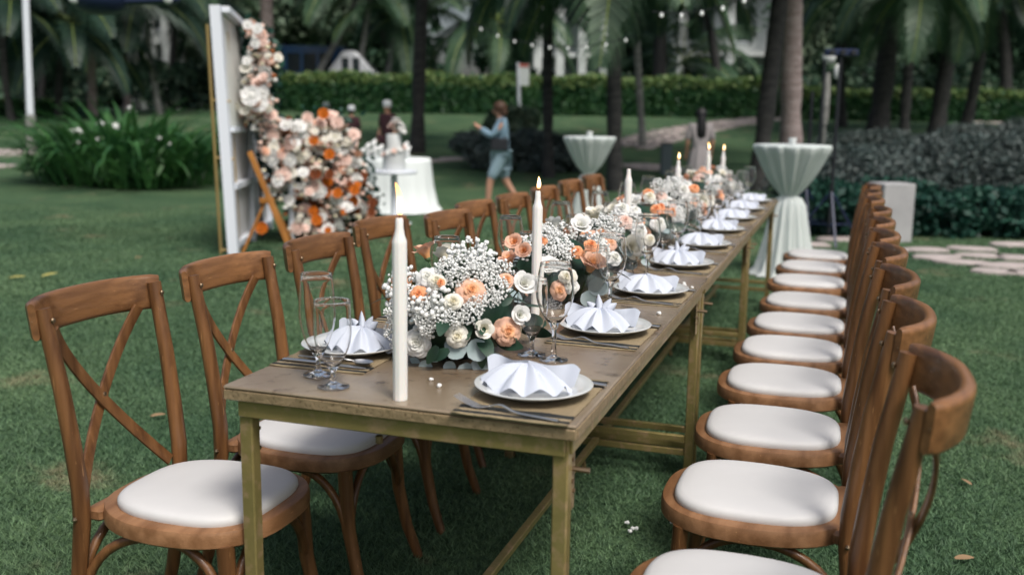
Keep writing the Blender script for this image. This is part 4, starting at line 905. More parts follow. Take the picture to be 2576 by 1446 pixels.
def napkin_mesh(tips, seed):
    rng = random.Random(seed); mb = MB(); vs = []; nth, nr = 72, 12; a0, a1 = math.radians(-176), math.radians(-4); H = .046; R_ = .094; npl = 4.6+.4*(seed % 2)
    fold = [rng.uniform(.75, 1.25) for _ in range(8)]; sh = rng.uniform(0, 6)
    for j in range(nr+1):
        s = j/nr
        for i in range(nth+1):
            q = i/nth; a = a0+(a1-a0)*(q+.012*math.sin(q*17+seed)*s); ph = q*npl*2*math.pi+.9*math.sin(q*5+sh); k = fold[min(7, int(q*8))]
            tri = 2/math.pi*math.asin(math.sin(ph)*.93); amp = s**.75*(1-.35*s)
            r = R_*s*(.95+.025*math.sin(ph+.8)*s+.03*math.sin(q*7+sh)); z = H*(1-s**2.1)*(1-.15*abs(q-.5)) + .0165*k*tri*amp + .009*s
            z = max(z, .0012+.0015*(1+math.sin(ph))); vs.append((math.cos(a)*r*1.05, math.sin(a)*r*.80+.014, z))
    fs = [(j*(nth+1)+i, (j+1)*(nth+1)+i, (j+1)*(nth+1)+i+1, j*(nth+1)+i+1) for j in range(nr) for i in range(nth)]; mb.add(vs, fs)
    for s in (-1, 1):                             # soft standing wings behind the knot
        W_ = .098+.006*rng.random(); zt = .046+.010*rng.random(); vs = []; nx = 14; nz = 5; w0 = rng.uniform(0, 3)
        for i in range(nx+1):
            q = i/nx
            for j in range(nz+1):
                e = j/nz; x = s*W_*q*(1-.10*(1-e)); top = .050+(zt-.050)*q**.8-.009*math.sin(q*3.1)
                y = .016+.026*math.sin(q*2.4)*(1-.25*e)+.022*e*q+.004*math.sin(q*9+w0)*e; vs.append((x, y, .002+(top-.002)*e-.012*max(0, q-.80)**2*25*e))
        fs = [(i*(nz+1)+j, (i+1)*(nz+1)+j, (i+1)*(nz+1)+j+1, i*(nz+1)+j+1) for i in range(nx) for j in range(nz)]; mb.add(vs, fs)
    if tips:
        for dx, lean, hh in ((-.006, -.10, .034), (.016, .55, .030), (.030, .95, .026), (-.03, -.9, .022)):
            t0 = Vector((dx*.7, .018, .044)); ax_ = Vector((math.sin(lean), 0, math.cos(lean))); w_ = Vector((math.cos(lean), 0, -math.sin(lean))); vs = []
            for k in range(6):
                e = k/5; c = t0+ax_*hh*e+Vector((0, .003*e, 0)); ww = .0115*(1-e**1.8)+.0006; vs += [c-w_*ww, c+Vector((0, -.006*(1-e), 0)), c+w_*ww, c+Vector((0, .005*(1-e), 0))]
            mb.add(vs, [(k*4+i, k*4+(i+1) % 4, k*4+4+(i+1) % 4, k*4+4+i) for k in range(5) for i in range(4)])
    me = mb.mesh('napkin', MT['napkin'], 180); return me
ME_NAP = [napkin_mesh(False, 1), napkin_mesh(True, 2), napkin_mesh(True, 3), napkin_mesh(False, 4)]
def fork_mesh():
    mb = MB(); w = rrect(.0075, .003, .0012, 2)
    hz = lambda x: .003+.014*math.exp(-((x-.060)/.028)**2)*.45
    pts = [(.010+x, 0, .0025+.010*math.exp(-((x-.075)/.022)**2)) for x in [i*.01 for i in range(5, 21)]]
    mb.sweep(pts, w, (0, 0, 1), [(.75+.45*min(1, i/15), 1) for i in range(16)])
    # neck to the palm of the fork, dipping to rest on the mat, then four tines curving up
    pp = [(.062, 0, .0070), (.052, 0, .0035), (.040, 0, .0018), (.028, 0, .0026)]; mb.sweep(pp, w, (0, 0, 1), [(.8, .8), (1.6, .7), (3.0, .6), (3.1, .6)])
    for k in range(4):
        y = (k-1.5)*.0062; mb.sweep([(.030, y, .0026), (.014, y, .0065), (-.004, y, .0125), (-.016, y*.95, .0175)], rrect(.0033, .0016, .0006, 1), (0, 0, 1), [1, 1, .9, .5])
    return mb.mesh('fork', MT['steel'], 50)
def knife_mesh():
    mb = MB(); mb.sweep([(.100, 0, .003), (.12, 0, .0035), (.17, 0, .0035), (.205, 0, .003)], rrect(.011, .005, .002, 2), (0, 0, 1), [(.7, .8), (1, 1), (1.15, 1), (1, .8)])
    mb.sweep([(.100, 0, .003), (.07, 0, .002), (.02, 0, .0018), (-.005, .003, .0018)], rrect(.015, .0018, .0006, 1), (0, 0, 1), [(.5, 1), (1, 1), (1.05, .9), (.35, .5)]); return mb.mesh('knife', MT['steel'], 50)
def spoon_mesh():
    mb = MB(); mb.sweep([(.045, 0, .006), (.08, 0, .009), (.14, 0, .004), (.19, 0, .003)], rrect(.008, .003, .001, 2), (0, 0, 1), [(.7, 1), (.8, 1), (1, 1), (1.4, 1)])
    vs = []; n = 14
    for k, z in ((1, .0075), (.75, .003), (.4, .001), (.08, .0005)):
        for i in range(n): a = 2*math.pi*i/n; vs.append((.024+math.cos(a)*.026*k, math.sin(a)*.018*k, z))
    mb.add(vs, [(r*n+i, r*n+(i+1) % n, (r+1)*n+(i+1) % n, (r+1)*n+i) for r in range(3) for i in range(n)]); return mb.mesh('spoon', MT['steel'], 180)
ME_FORK, ME_KNIFE, ME_SPOON = fork_mesh(), knife_mesh(), spoon_mesh()
def goblet_mesh(H, rmax, rrim, stem, n=36, water=0):
    fz = .0; b0 = stem; T = .0008
    outer = [(.001, .0015), (.030, .0), (.0335, .0012), (.0325, .003), (.018, .0055), (.0065, .011), (.0048, stem*.45), (.0055, stem*.8)]
    bowl = []
    for i in range(13):
        s = i/12; z = b0+(H-b0)*s; r = rmax*math.sin(min(1, s*1.65+.12)*math.pi/2)**.75 if s < .5 else rmax-(rmax-rrim)*((s-.5)/.5)**1.6; bowl.append((max(.006, r), z))
    inner = [(r-T if r > .01 else .003, z+(.004 if i == 0 else 0)) for i, (r, z) in enumerate(bowl)]
    prof = outer+bowl[:-1]+[(rrim+.0002, H-.0022), (rrim+.0008, H-.0008), (rrim+.0003, H+.0006), (rrim-T*.6, H+.0010), (rrim-T-.0007, H+.0002), (rrim-T-.0006, H-.0014)]+list(reversed(inner[:-1]))+[(.0005, b0+.005)]
    mb = MB(); mb.lathe(prof, n); return mb.mesh('glass', MT['glass'], 180)
ME_WINE = goblet_mesh(.228, .0445, .035, .088); ME_GOB = goblet_mesh(.182, .0365, .0335, .045); ME_GOBL = goblet_mesh(.222, .0395, .033, .048); ME_GOBS = goblet_mesh(.182, .0385, .037, .042)
ZT = .7505
SY = [.178+.610*i for i in range(9)]; ZM = ZT+.003
dine = random.Random(31)
def setting(side, i, full=True):
    y = SY[i] + (0 if side > 0 else .175*(1 if i == 0 else .4)) + dine.uniform(-.012, .012); x = .630+dine.uniform(-.006, .006) if side > 0 else .118; rz = dine.uniform(-.04, .04)
    w_ = 'right' if side > 0 else 'left'; o = ORD[i] if i < 8 else 'last'
    sfx = f'of the {o} place setting on the {w_} side'
    if i == 8: sfx = f'of the farthest place setting on the {w_} side'
    if full:
        tag(inst('placemat', ME_MAT, None, (x+.005*side, y-.012, ZT), (0, 0, rz*.6)), 'woven straw placemat with dark stripes '+sfx, 'placemat', 'woven placemats')
        tag(inst('plate', ME_PLATE, None, (x, y, ZM), (0, 0, rz)), 'round white porcelain plate '+sfx, 'plate', 'white plates')
        k = [0, 1, 3, 1, 0, 2, 3, 0, 3][i]; nm = ME_NAP[k]
        if side < 0: nm = ME_NAP[2]
        q = tag(inst('napkin', nm, None, (x-.016*side, y-.006, ZM+.008), (0, 0, rz+(.05 if side > 0 else -.25)), (1.0, 1.10, 1.12)), 'white fan folded napkin on the plate '+sfx, 'napkin', 'folded white napkins')
        if side > 0:
            tag(inst('fork', ME_FORK, None, (x-.105, y-.125, ZM+.001), (0, 0, -.20+rz)), 'steel fork beside the plate '+sfx, 'fork', 'forks')
            tag(inst('knife', ME_KNIFE, None, (x-.075, y+.125, ZM+.001), (0, 0, -.12+rz)), 'steel knife behind the plate '+sfx, 'knife', 'knives')
        else:
            tag(inst('knife', ME_KNIFE, None, (x+.10, y-.140, ZM+.001), (0, 0, math.pi-.05+rz)), 'steel knife beside the plate '+sfx, 'knife', 'knives')
            tag(inst('spoon', ME_SPOON, None, (x+.11, y-.120, ZM+.004), (0, 0, math.pi-.08+rz)), 'steel spoon beside the plate '+sfx, 'spoon', 'spoons')
for i in range(9): setting(1, i)
for i in range(3): setting(-1, i)
# printed mark on the second napkin's wing: a row of tiny illegible strokes with a rule under it
def printed_mark():
    q = [o for o in COL.objects if o.name.startswith('napkin') and 'second' in o.get('label', '') and 'right' in o['label']][0]; mb = MB(); rg = random.Random(6)
    for k in range(14): mb.box((.052+k*.0021, .0335+.0006*k, .0505-.0002*k), (.0013, .0004, rg.choice([.0022, .0030, .0038])))
    mb.box((.066, .0372, .0462), (.032, .0004, .0007), Matrix.Rotation(.28, 3, 'Z')); tag(mb.build('printed_mark', MT['black'], q, 0), kind='stuff')
printed_mark()

def glass(me, name, x, y, label, cat, group): return tag(inst(name, me, None, (x, y, ZT+.0005), (0, 0, dine.random()*6)), label, cat, group)
for i in range(9):
    yy = .455+.608*i; o = ORD[i] if i < 8 else 'farthest'
    glass(ME_WINE, 'wine_glass', .572+dine.uniform(-.012, .012), yy, f'empty stemmed wine glass at the {o} setting on the right side', 'wine glass', 'wine glasses')
    glass(ME_GOB, 'water_goblet', .515+dine.uniform(-.012, .012), yy+.03, f'empty short stemmed goblet at the {o} setting on the right side', 'goblet', 'water goblets')
glass(ME_GOBL, 'water_goblet', .146, .140, 'taller of two goblets at the near left corner of the table', 'goblet', 'water goblets')
glass(ME_GOBS, 'water_goblet', .222, .068, 'front short goblet at the near left corner of the table', 'goblet', 'water goblets')
for i in range(8):
    yy = .80+.605*i; o = ORD[i+1] if i < 7 else 'farthest'
    glass(ME_WINE, 'wine_glass', .165+dine.uniform(-.015, .015), yy, f'empty stemmed wine glass at the {o} setting on the left side', 'wine glass', 'wine glasses')
    glass(ME_GOB, 'water_goblet', .215+dine.uniform(-.015, .015), yy-.03, f'empty short stemmed goblet at the {o} setting on the left side', 'goblet', 'water goblets')

# ---------------------------------------------------------------- candles
MT['flame'] = bpy.data.materials.new('candle_flame'); MT['flame'].use_nodes = True
def flame_nodes(m):
    n = m.node_tree.nodes; l = m.node_tree.links; n.remove(n['Principled BSDF']); e = n.new('ShaderNodeEmission'); tc = n.new('ShaderNodeTexCoord'); s = n.new('ShaderNodeSeparateXYZ')
    l.new(tc.outputs['Object'], s.inputs[0]); mr = n.new('ShaderNodeMapRange'); mr.inputs[1].default_value = 0; mr.inputs[2].default_value = .05; l.new(s.outputs[2], mr.inputs[0])
    cr = n.new('ShaderNodeValToRGB'); el = cr.color_ramp.elements; el[0].position = 0; el[0].color = (.9, .35, .08, 1); el[1].position = .3; el[1].color = (1, .80, .48, 1)
    q = el.new(.75); q.color = (1, .55, .14, 1); q = el.new(1); q.color = (1, .38, .10, 1); l.new(mr.outputs[0], cr.inputs[0]); l.new(cr.outputs[0], e.inputs[0]); e.inputs[1].default_value = 3.2; l.new(e.outputs[0], n['Material Output'].inputs[0])
flame_nodes(MT['flame'])
def candle(label, x, y, H, r=.0148, lit=1, big=1.0):
    t = thing('taper_candle', label, 'candle', (x, y, ZT), group='tall white fluted candles')
    def fl(rr, z, a): return rr*(1-.045*abs(math.sin(a*5))) if rr > .006 else rr
    MB().lathe([(.0001, 0), (r*.97, 0), (r, .004), (r*1.0, H*.5), (r, H-.050), (r*.97, H-.044), (r*.72, H-.034), (r*.56, H-.02), (r*.52, H-.004), (r*.42, H), (.0002, H-.001)], 50, fn=fl).build('candle_body', MT['wax'], t, 40)
    MB().tube([(0, 0, H-.002), (.0008, 0, H+.006), (.003, 0, H+.011)], .0009, 5, up=(0, 1, 0)).build('wick', MT['wick'], t)
    if lit:
        mb = MB(); pts = []; rr = []
        for i in range(13):
            s = i/12; pts.append((-.009*s*s*(big > 1.2)+.002*math.sin(s*3), 0, s*.033*big)); rr.append(.0074*(.35+.65*math.sin(min(1, s*2.2+.1)*math.pi/2))*(1-s)**.62*(1+.12*(big-1))+.0002)
        mb.tube(pts, rr, 10, up=(0, 1, 0)); mb.build('flame', MT['flame'], t, 180, loc=(.001, 0, H+.007))
candle('nearest tall white candle with a bending flame at the table end', .388, .038, .362, big=1.85)
candle('second tall white candle rising between the first two flower arrangements', .388, .945, .352)
candle('unlit white candle behind the third flower arrangement', .375, 2.22, .352, lit=0)
candle('fourth white candle burning among white sprays', .38, 3.42, .340)
candle('left of the two farthest burning candles', .355, 4.78, .350, big=1.3)
candle('right of the two farthest burning candles', .405, 5.15, .335, big=1.1)
# fallen blooms on the table and on the grass
fm = MB(); fm.ico((0, 0, .003), .0048); fm.ico((.004, .002, .003), .0032); FALL = fm.mesh('fallen_bloom', MT['breath'], 180)
PLB = ['tiny fallen bloom nearest the first flower arrangement', 'tiny fallen bloom between the nearest candle and plate', 'lone tiny bloom beside the third right plate', 'tiny bloom nearest the first table joint on the left', 'tiny bloom at the joint close to the right edge', 'tiny bloom just before the third fork handle', 'farthest tiny bloom past the first table joint', 'tiny bloom on the very right edge near the joint']
for i, (x, y) in enumerate([(.388, .19), (.425, .148), (.717, 1.083), (.68, 1.555), (.702, 1.514), (.708, 1.60), (.699, 1.648), (.74, 1.56)]):
    tag(inst('fallen_bloom', FALL, None, (x, y, ZT), (0, 0, i), .9+.25*(i % 3)), PLB[i], 'petal', 'tiny blooms fallen on the tabletop')
GLB = ['tiny bloom lying between two others in the grass by the first table', 'rightmost of the close cluster of tiny blooms in the grass', 'front bloom of the close cluster in the grass', 'leftmost bloom set apart from the cluster in the grass', 'lone tiny bloom in the grass beside a right chair leg']
for i, (x, y) in enumerate([(.632, 1.238), (.644, 1.243), (.63, 1.215), (.608, 1.278), (.742, 1.335)]):
    tag(inst('fallen_bloom', FALL, None, (x, y, .018), (0, 0, i), 1.5), GLB[i], 'petal', 'tiny blooms in the grass')
ll = leaf_mesh('fallen_leaf', mat('yellow_fallen_leaf', (.40, .36, .10), .7), .13, .016, .1); lb = leaf_mesh('fallen_leaf', mat('brown_fallen_leaf', (.26, .17, .09), .8), .06, .012, .2)
for u, v, r, m, lab in [(22, 706, .3, ll, 'yellow narrow leaf on the lawn at the left edge'), (105, 703, 1.2, ll, 'yellow leaf standing on the lawn beside the nearest left chair'), (2400, 1425, .4, lb, 'pale dry leaf in the grass at the bottom right corner'),
                        (380, 1062, .8, lb, 'small dry leaf in the grass seen through the nearest left chair'), (2440, 1240, 2, lb, 'brown leaf in the grass right of the nearest right chair'), (340, 655, 1, lb, 'pale dry leaf on the lawn left of the chair row')]:
    p = at(u, v); tag(inst('fallen_leaf', m, None, p+Vector((0, 0, .022)), (.2, -.2, r)), lab, 'leaf', 'fallen leaves on the lawn')

# ---------------------------------------------------------------- flower wall with white panel, gold rack, easel, cake tables
def beam(mb, a, b, w, d, up=(0, 0, 1)): mb.sweep([a, b], [(-w/2, -d/2), (w/2, -d/2), (w/2, d/2), (-w/2, d/2)], up); return mb
def panel():
    P0 = Vector((-4.10, 6.05, 0)); dv = Vector((-.397, .918, 0)); t = thing('white_backdrop_frame', 'tall white wooden backdrop frame standing on the lawn', 'backdrop', P0); H = 2.22; L = 2.1
    for s, h in ((0, H), (1.0, 1.12), (L, 1.9)):
        a = dv*s; m_ = MB(); beam(m_, a, a+Vector((-.10 if s == 0 else 0, 0, h)), .09 if s == 0 else .06, .12 if s == 0 else .05, dv); m_.build('post', MT['white'], t)
    for z0, z1, s0, s1 in ((H-.03, 2.0, 0, L), (1.14, 1.12, .05, L), (.62, .62, .05, L), (.08, .08, .05, L)):
        m_ = MB(); beam(m_, dv*s0+Vector((0, 0, z0)), dv*s1+Vector((0, 0, z1)), .07, .05); m_.build('rail', MT['white'], t)
    m_ = MB(); a = dv*.05; b = dv*(L-.03); m_.add([a+Vector((.01, 0, 1.17)), b+Vector((.01, 0, 1.15)), b+Vector((.01, 0, 1.98)), a+Vector((-.06, 0, 2.15)), a+Vector((-.01, 0, 1.17)), b+Vector((-.01, 0, 1.15)), b+Vector((-.01, 0, 1.98)), a+Vector((-.08, 0, 2.15))],
        [(0, 1, 2, 3), (7, 6, 5, 4), (0, 4, 5, 1), (1, 5, 6, 2), (2, 6, 7, 3), (3, 7, 4, 0)]); m_.build('upper_board', mat('greyish_board', (.62, .65, .61), .7, (.70, .70, .66), 2), t)
    m_ = MB(); m_.add([a+Vector((-.02, 0, .1)), b+Vector((-.02, 0, .1)), b+Vector((-.02, 0, 1.1)), a+Vector((-.02, 0, 1.1)), a+Vector((-.04, 0, .1)), b+Vector((-.04, 0, .1)), b+Vector((-.04, 0, 1.1)), a+Vector((-.04, 0, 1.1))],
        [(0, 1, 2, 3), (7, 6, 5, 4), (0, 4, 5, 1), (1, 5, 6, 2), (2, 6, 7, 3), (3, 7, 4, 0)]); m_.build('lower_board', mat('pinkish_grey_board', (.52, .50, .50), .7, (.62, .62, .62), 3), t)
panel()
def gold_rack():
    b, q = at_post(556, 640, 521, 62); t = thing('gold_rack', 'slim gold metal rack left of the white backdrop frame', 'rack', b); v = q-b; o = RH*.10+FH*.25
    for off in (Vector((0, 0, 0)), o): MB().tube([off, off+v*(1 if off.length < .01 else .98)], .014, 6).build('pole', MT['goldr'], t)
    for z in (.43, .68): MB().tube([v*z, o+v*z], .011, 6).build('rung', MT['goldr'], t); MB().tube([v*z, v*z+RH*.17+Vector((0, 0, -.01))], .010, 6).build('rung', MT['goldr'], t)
    MB().tube([v*.02, v*.02+RH*.17], .012, 6).build('foot_bar', MT['goldr'], t)
MT['goldr'] = mat('gold_metal_rack', (.42, .30, .12), .4, metal=.5)
gold_rack()
def easel():
    MT['ewood'] = mat('orange_easel_wood', (.40, .17, .035), .45, (.28, .11, .02), 6); b = at(742, 655); t = thing('easel', 'orange brown wooden easel leaning before the flower wall', 'easel', b)
    def pt(u, v, dd=0): d = ray(u, v); return CAM+d*((dep(b)+dd)/(d.x*FH.x+d.y*FH.y))-b
    for a, c, w in ((pt(628, 382, .15), Vector((0, 0, 0)), .048), (pt(666, 510, .12), pt(604, 652, .05), .026), (pt(640, 420, .3), pt(735, 610, .7), .035)):
        MB().sweep([a, c], rrect(w, .03, .004, 1), FH).build('leg', MT['ewood'], t)
    MB().sweep([pt(655, 505, .1), pt(690, 505, .1)], rrect(.05, .05, .006, 1)).build('cross_block', MT['ewood'], t)
easel()
MT['whitep2'] = mat('white_filler', (.8, .8, .76), .7); MT['ivory2'] = mat('ivory_filler', (.78, .72, .52), .7); MT['blush2'] = mat('blush_filler', (.80, .56, .46), .7); MT['rust2'] = mat('rust_filler', (.30, .09, .02), .7)
def bloom_mesh(name, m, seed, ruff=.25):
    rng = random.Random(seed); mb = MB(); n = 14
    for k in range(4):
        for i in range(7-k): petal(mb, .05*(1-k*.2), .05-.004*k, .75, 2*math.pi*i/(7-k)+k+rng.uniform(-.2, .2), .012*(3-k)/3, 0, -.015+.008*k)
    mb.ball((0, 0, .02), .028, 8); mb.ball((0, 0, -.01), .03, 8, sc=(1, 1, .6)); return mb.mesh(name, m, 180)
BL = {k: bloom_mesh('bloom', MT[k], i) for i, k in enumerate(['whitep', 'ivory', 'blush', 'peach', 'orangep', 'rustp'])}
def flower_wall():
    rng = random.Random(21); base = far(780, 10.3); base.z = 0; t = thing('flower_wall', 'cascade of white, blush and rust blooms flowing down from the white frame', 'flowers', base, group=None)
    blobs = [(640, 85, 26, 0), (655, 120, 34, 0), (672, 150, 30, 0), (655, 190, 40, 0), (650, 235, 44, 0), (632, 262, 34, 0), (650, 288, 38, 0), (680, 318, 30, 0), (700, 340, 34, 0), (690, 375, 36, 0), (735, 340, 26, 1), (760, 360, 46, 0), (800, 330, 44, 0), (828, 310, 30, 0), (850, 350, 44, 0), (800, 390, 50, 0), (860, 400, 46, 0),
             (740, 410, 44, 0), (700, 425, 36, 0), (780, 450, 50, 1), (840, 450, 50, 1), (890, 440, 36, 2), (720, 470, 40, 0), (820, 510, 50, 2), (870, 500, 44, 2), (910, 500, 38, 2), (770, 530, 50, 0), (830, 560, 44, 2), (800, 580, 40, 2), (880, 540, 40, 0), (925, 535, 24, 0), (755, 580, 36, 0)]
    pals = [['whitep', 'whitep', 'ivory', 'blush', 'blush', 'ivory', 'peach'], ['whitep', 'ivory', 'blush', 'rustp', 'orangep', 'whitep'], ['whitep', 'rustp', 'orangep', 'blush', 'rustp', 'whitep', 'whitep']]
    tot = sum(b[2]**2 for b in blobs); n = 0
    for u, v, r, pk in blobs:
        k = max(3, round(270*r*r/tot))
        for i in range(k):
            a = rng.random()*6.28; q = math.sqrt(rng.random()); uu = u+math.cos(a)*q*r; vv = v+math.sin(a)*q*r; D = 9.3+max(0, (uu-640))/300*1.0+rng.uniform(-.1, .25); d = ray(uu, vv); p = CAM+d*(D/(d.x*FH.x+d.y*FH.y))
            if p.z < .08: continue
            kind = rng.choice(pals[pk]); s = rng.choice([.75, .9, 1.1, 1.3])*(.85 if kind in ('orangep', 'rustp') else 1.0); nn = (-FH+Vector((rng.gauss(0, .5), rng.gauss(0, .5), rng.gauss(.35, .4)))).normalized()
            inst('bloom', BL[kind], t, p-base, face(nn, rng.random()*6), s*.86); n += 1
    for u, v, kind, s in [(815, 288, 'orangep', 1.5), (790, 355, 'orangep', 1.3), (830, 390, 'orangep', 1.5), (850, 310, 'blush', 1.3), (720, 325, 'rustp', 1.3), (728, 302, 'rustp', .9), (660, 575, 'orangep', 1.6), (635, 245, 'whitep', 2.0), (655, 262, 'whitep', 1.8), (798, 555, 'orangep', 1.5), (850, 487, 'orangep', 1.4), (893, 480, 'orangep', 1.4), (935, 535, 'rustp', 1.2), (795, 438, 'rustp', 1.6), (828, 440, 'rustp', 1.4), (826, 580, 'orangep', 1.0), (625, 65, 'whitep', 1.0), (650, 75, 'whitep', 1.1), (662, 105, 'blush', 1.0), (622, 155, 'whitep', .9)]:
        d = ray(u, v); D = 9.25+max(0, (u-640))/300*.9; p = CAM+d*(D/(d.x*FH.x+d.y*FH.y)); inst('bloom', BL[kind], t, p-base, face((-FH+Vector((0, 0, .3))).normalized(), u), s*(.62 if kind in ('orangep', 'rustp') else .8))
    fill = MB()
    for u, v, r, pk in blobs:                     # small filler blooms between the big ones
        for i in range(int(r*.8)):
            a = rng.random()*6.28; q = rng.random()**.5*1.12; uu = u+math.cos(a)*q*r; D = 9.4+max(0, (uu-640))/300+rng.uniform(-.1, .2); d = ray(uu, v+math.sin(a)*q*r); p = CAM+d*(D/(d.x*FH.x+d.y*FH.y))-base
            if p.z > .05: fill.ico(p, rng.uniform(.016, .032), rng.choice([0, 0, 1, 2, 2, 3]), (1, 1, .8))
    tag(fill.build('filler_blooms', [MT['whitep2'], MT['ivory2'], MT['blush2'], MT['rust2']], t, 180), kind='stuff')
    pts = []; g = np.random.default_rng(5)
    for u, v, r, pk in blobs:
        d = ray(u, v); D = 9.75+max(0, (u-640))/300*1.0; p = CAM+d*(D/(d.x*FH.x+d.y*FH.y))-base; rr = r/2480*D
        pts.append(g.normal(size=(260, 3))*rr*.55+np.array(p))
    a = np.concatenate(pts); a = a[a[:, 2] > .02]; leaf_cloud('greenery', a, .045, MT['lowleaf'], t, 6)['kind'] = 'stuff'
    for s0, s1 in (((640, 90), (660, 600)), ((760, 340), (770, 620)), ((880, 400), (900, 590))):
        P = []
        for (u, v) in (s0, s1): d = ray(u, v); D = 9.9+max(0, (u-640))/300; P.append(CAM+d*(D/(d.x*FH.x+d.y*FH.y))-base)
        MB().tube(P, .015, 6).build('support', MT['black'], t)
    # loose stems standing at the foot of the wall
flower_wall()
for i, (u, v, vb, kind, lab) in enumerate([(718, 500, 640, 'whitep', 'tall white stem vase flower before the easel'), (735, 395, 615, 'whitep', 'slim white pedestal before the flower wall')]):
    b = at(u, vb); d = ray(u, v); q = CAM+d*(dep(b)/(d.x*FH.x+d.y*FH.y)); h = q.z-b.z
    if i: 
        t = thing('flower_pedestal', lab, 'pedestal', b); MB().box((0, 0, h/2), (.04, .04, h), b=.004).build('column', MT['white'], t); MB().box((0, 0, h+.01), (.07, .07, .02), b=.004).build('top', MT['white'], t)
def cake_stuff():
    b = at(1000, 530); t = thing('cake_table', 'round table under a floor length white cloth behind the flowers', 'table', b); s = dep(b)/2480; H = max(.6, zat(398, 1000, b)-b.z); r = 82*s
    MB().lathe([(0, H), (r, H), (r, H-.03)], 40).build('tabletop', MT['white'], t)
    MB().lathe([(0, H+.004), (r*1.01, H+.004), (r*1.03, H-.05), (r*1.10, H*.5), (r*1.22, .08), (r*1.35, .01)], 120, fn=lambda a, z, c: a*(1+.03*(1-z/H)*math.sin(c*14+math.sin(c*3)))).build('tablecloth', MT['whitew'], t, 180)
    VL = ['leftmost small vase of white flowers on the cake table', 'second small vase from the left on the cake table', 'tallest small vase left of the cake', 'short vase of white flowers close left of the cake', 'small vase touching the left side of the cake in view', 'lowest front vase at the left of the cake table', 'rightmost small vase on the cake table', 'tall small vase just right of the cake']
    for i, (u, hh) in enumerate([(918, .12), (928, .18), (940, .22), (950, .14), (960, .16), (935, .10), (1030, .15), (1022, .2)]):
        p = Vector(b)+RH*((u-1000)*s)+FH*(.1*(i % 3)-.15); p.z = b.z+H+.006
        tag(inst('small_vase', SV, None, p, (0, 0, 0), (1, 1, hh/.15)), VL[i], 'vase', 'small vases on the cake table')
    # pedestal with the cake in front
    b2 = at(992, 565); t2 = thing('cake_pedestal', 'slim white pedestal with a round top holding the cake', 'pedestal', b2); s2 = dep(b2)/2480; H2 = zat(428, 990, b2)-b2.z
    MB().tube([(0, 0, 0), (0, 0, H2-.04)], .04, 12).build('column', MT['white'], t2); MB().lathe([(.2, 0), (.2, .02), (.04, .05)], 20).build('foot', MT['white'], t2)
    MB().lathe([(0, H2-.04), (56*s2, H2-.04), (58*s2, H2-.02), (56*s2, H2), (0, H2)], 32).build('top', MT['white'], t2)
    c = thing('wedding_cake', 'white tiered cake topped with blush flowers on the pedestal', 'cake', b2+Vector((0, 0, H2+.002))); 
    MB().lathe([(0, 0), (27*s2, 0), (28*s2, .01), (28*s2, .23), (26*s2, .24), (0, .24)], 28).build('lower_tier', MT['plate'], c); MB().lathe([(0, .24), (19*s2, .24), (19*s2, .41), (18*s2, .42), (0, .42)], 24).build('upper_tier', MT['plate'], c)
    rg = random.Random(4)
    for i in range(16):
        a = rg.random()*6.28; q = rg.random(); inst('bloom', BL[rg.choice(['whitep', 'blush', 'whitep', 'ivory'])], c, (math.cos(a)*.09*q+.03, math.sin(a)*.09*q, .43+.11*(1-q)+rg.random()*.04), face((math.cos(a)*q, math.sin(a)*q, .6)), .7+.3*rg.random())
    for i in range(6): a = i*.5-2.6; inst('bloom', BL[['whitep', 'blush'][i % 2]], c, (math.cos(a)*28*s2, math.sin(a)*28*s2, .16+.02*i), face((math.cos(a), math.sin(a), .5)), .55)
sv = MB(); sv.lathe([(.001, 0), (.022, 0), (.028, .04), (.02, .08), (.022, .09)], 12); sv.ball((0, 0, .12), .035, 8, 1); sv.ball((.02, .01, .145), .022, 8, 1); SV = sv.mesh('small_vase', [MT['plate'], MT['breath']], 180)
cake_stuff()

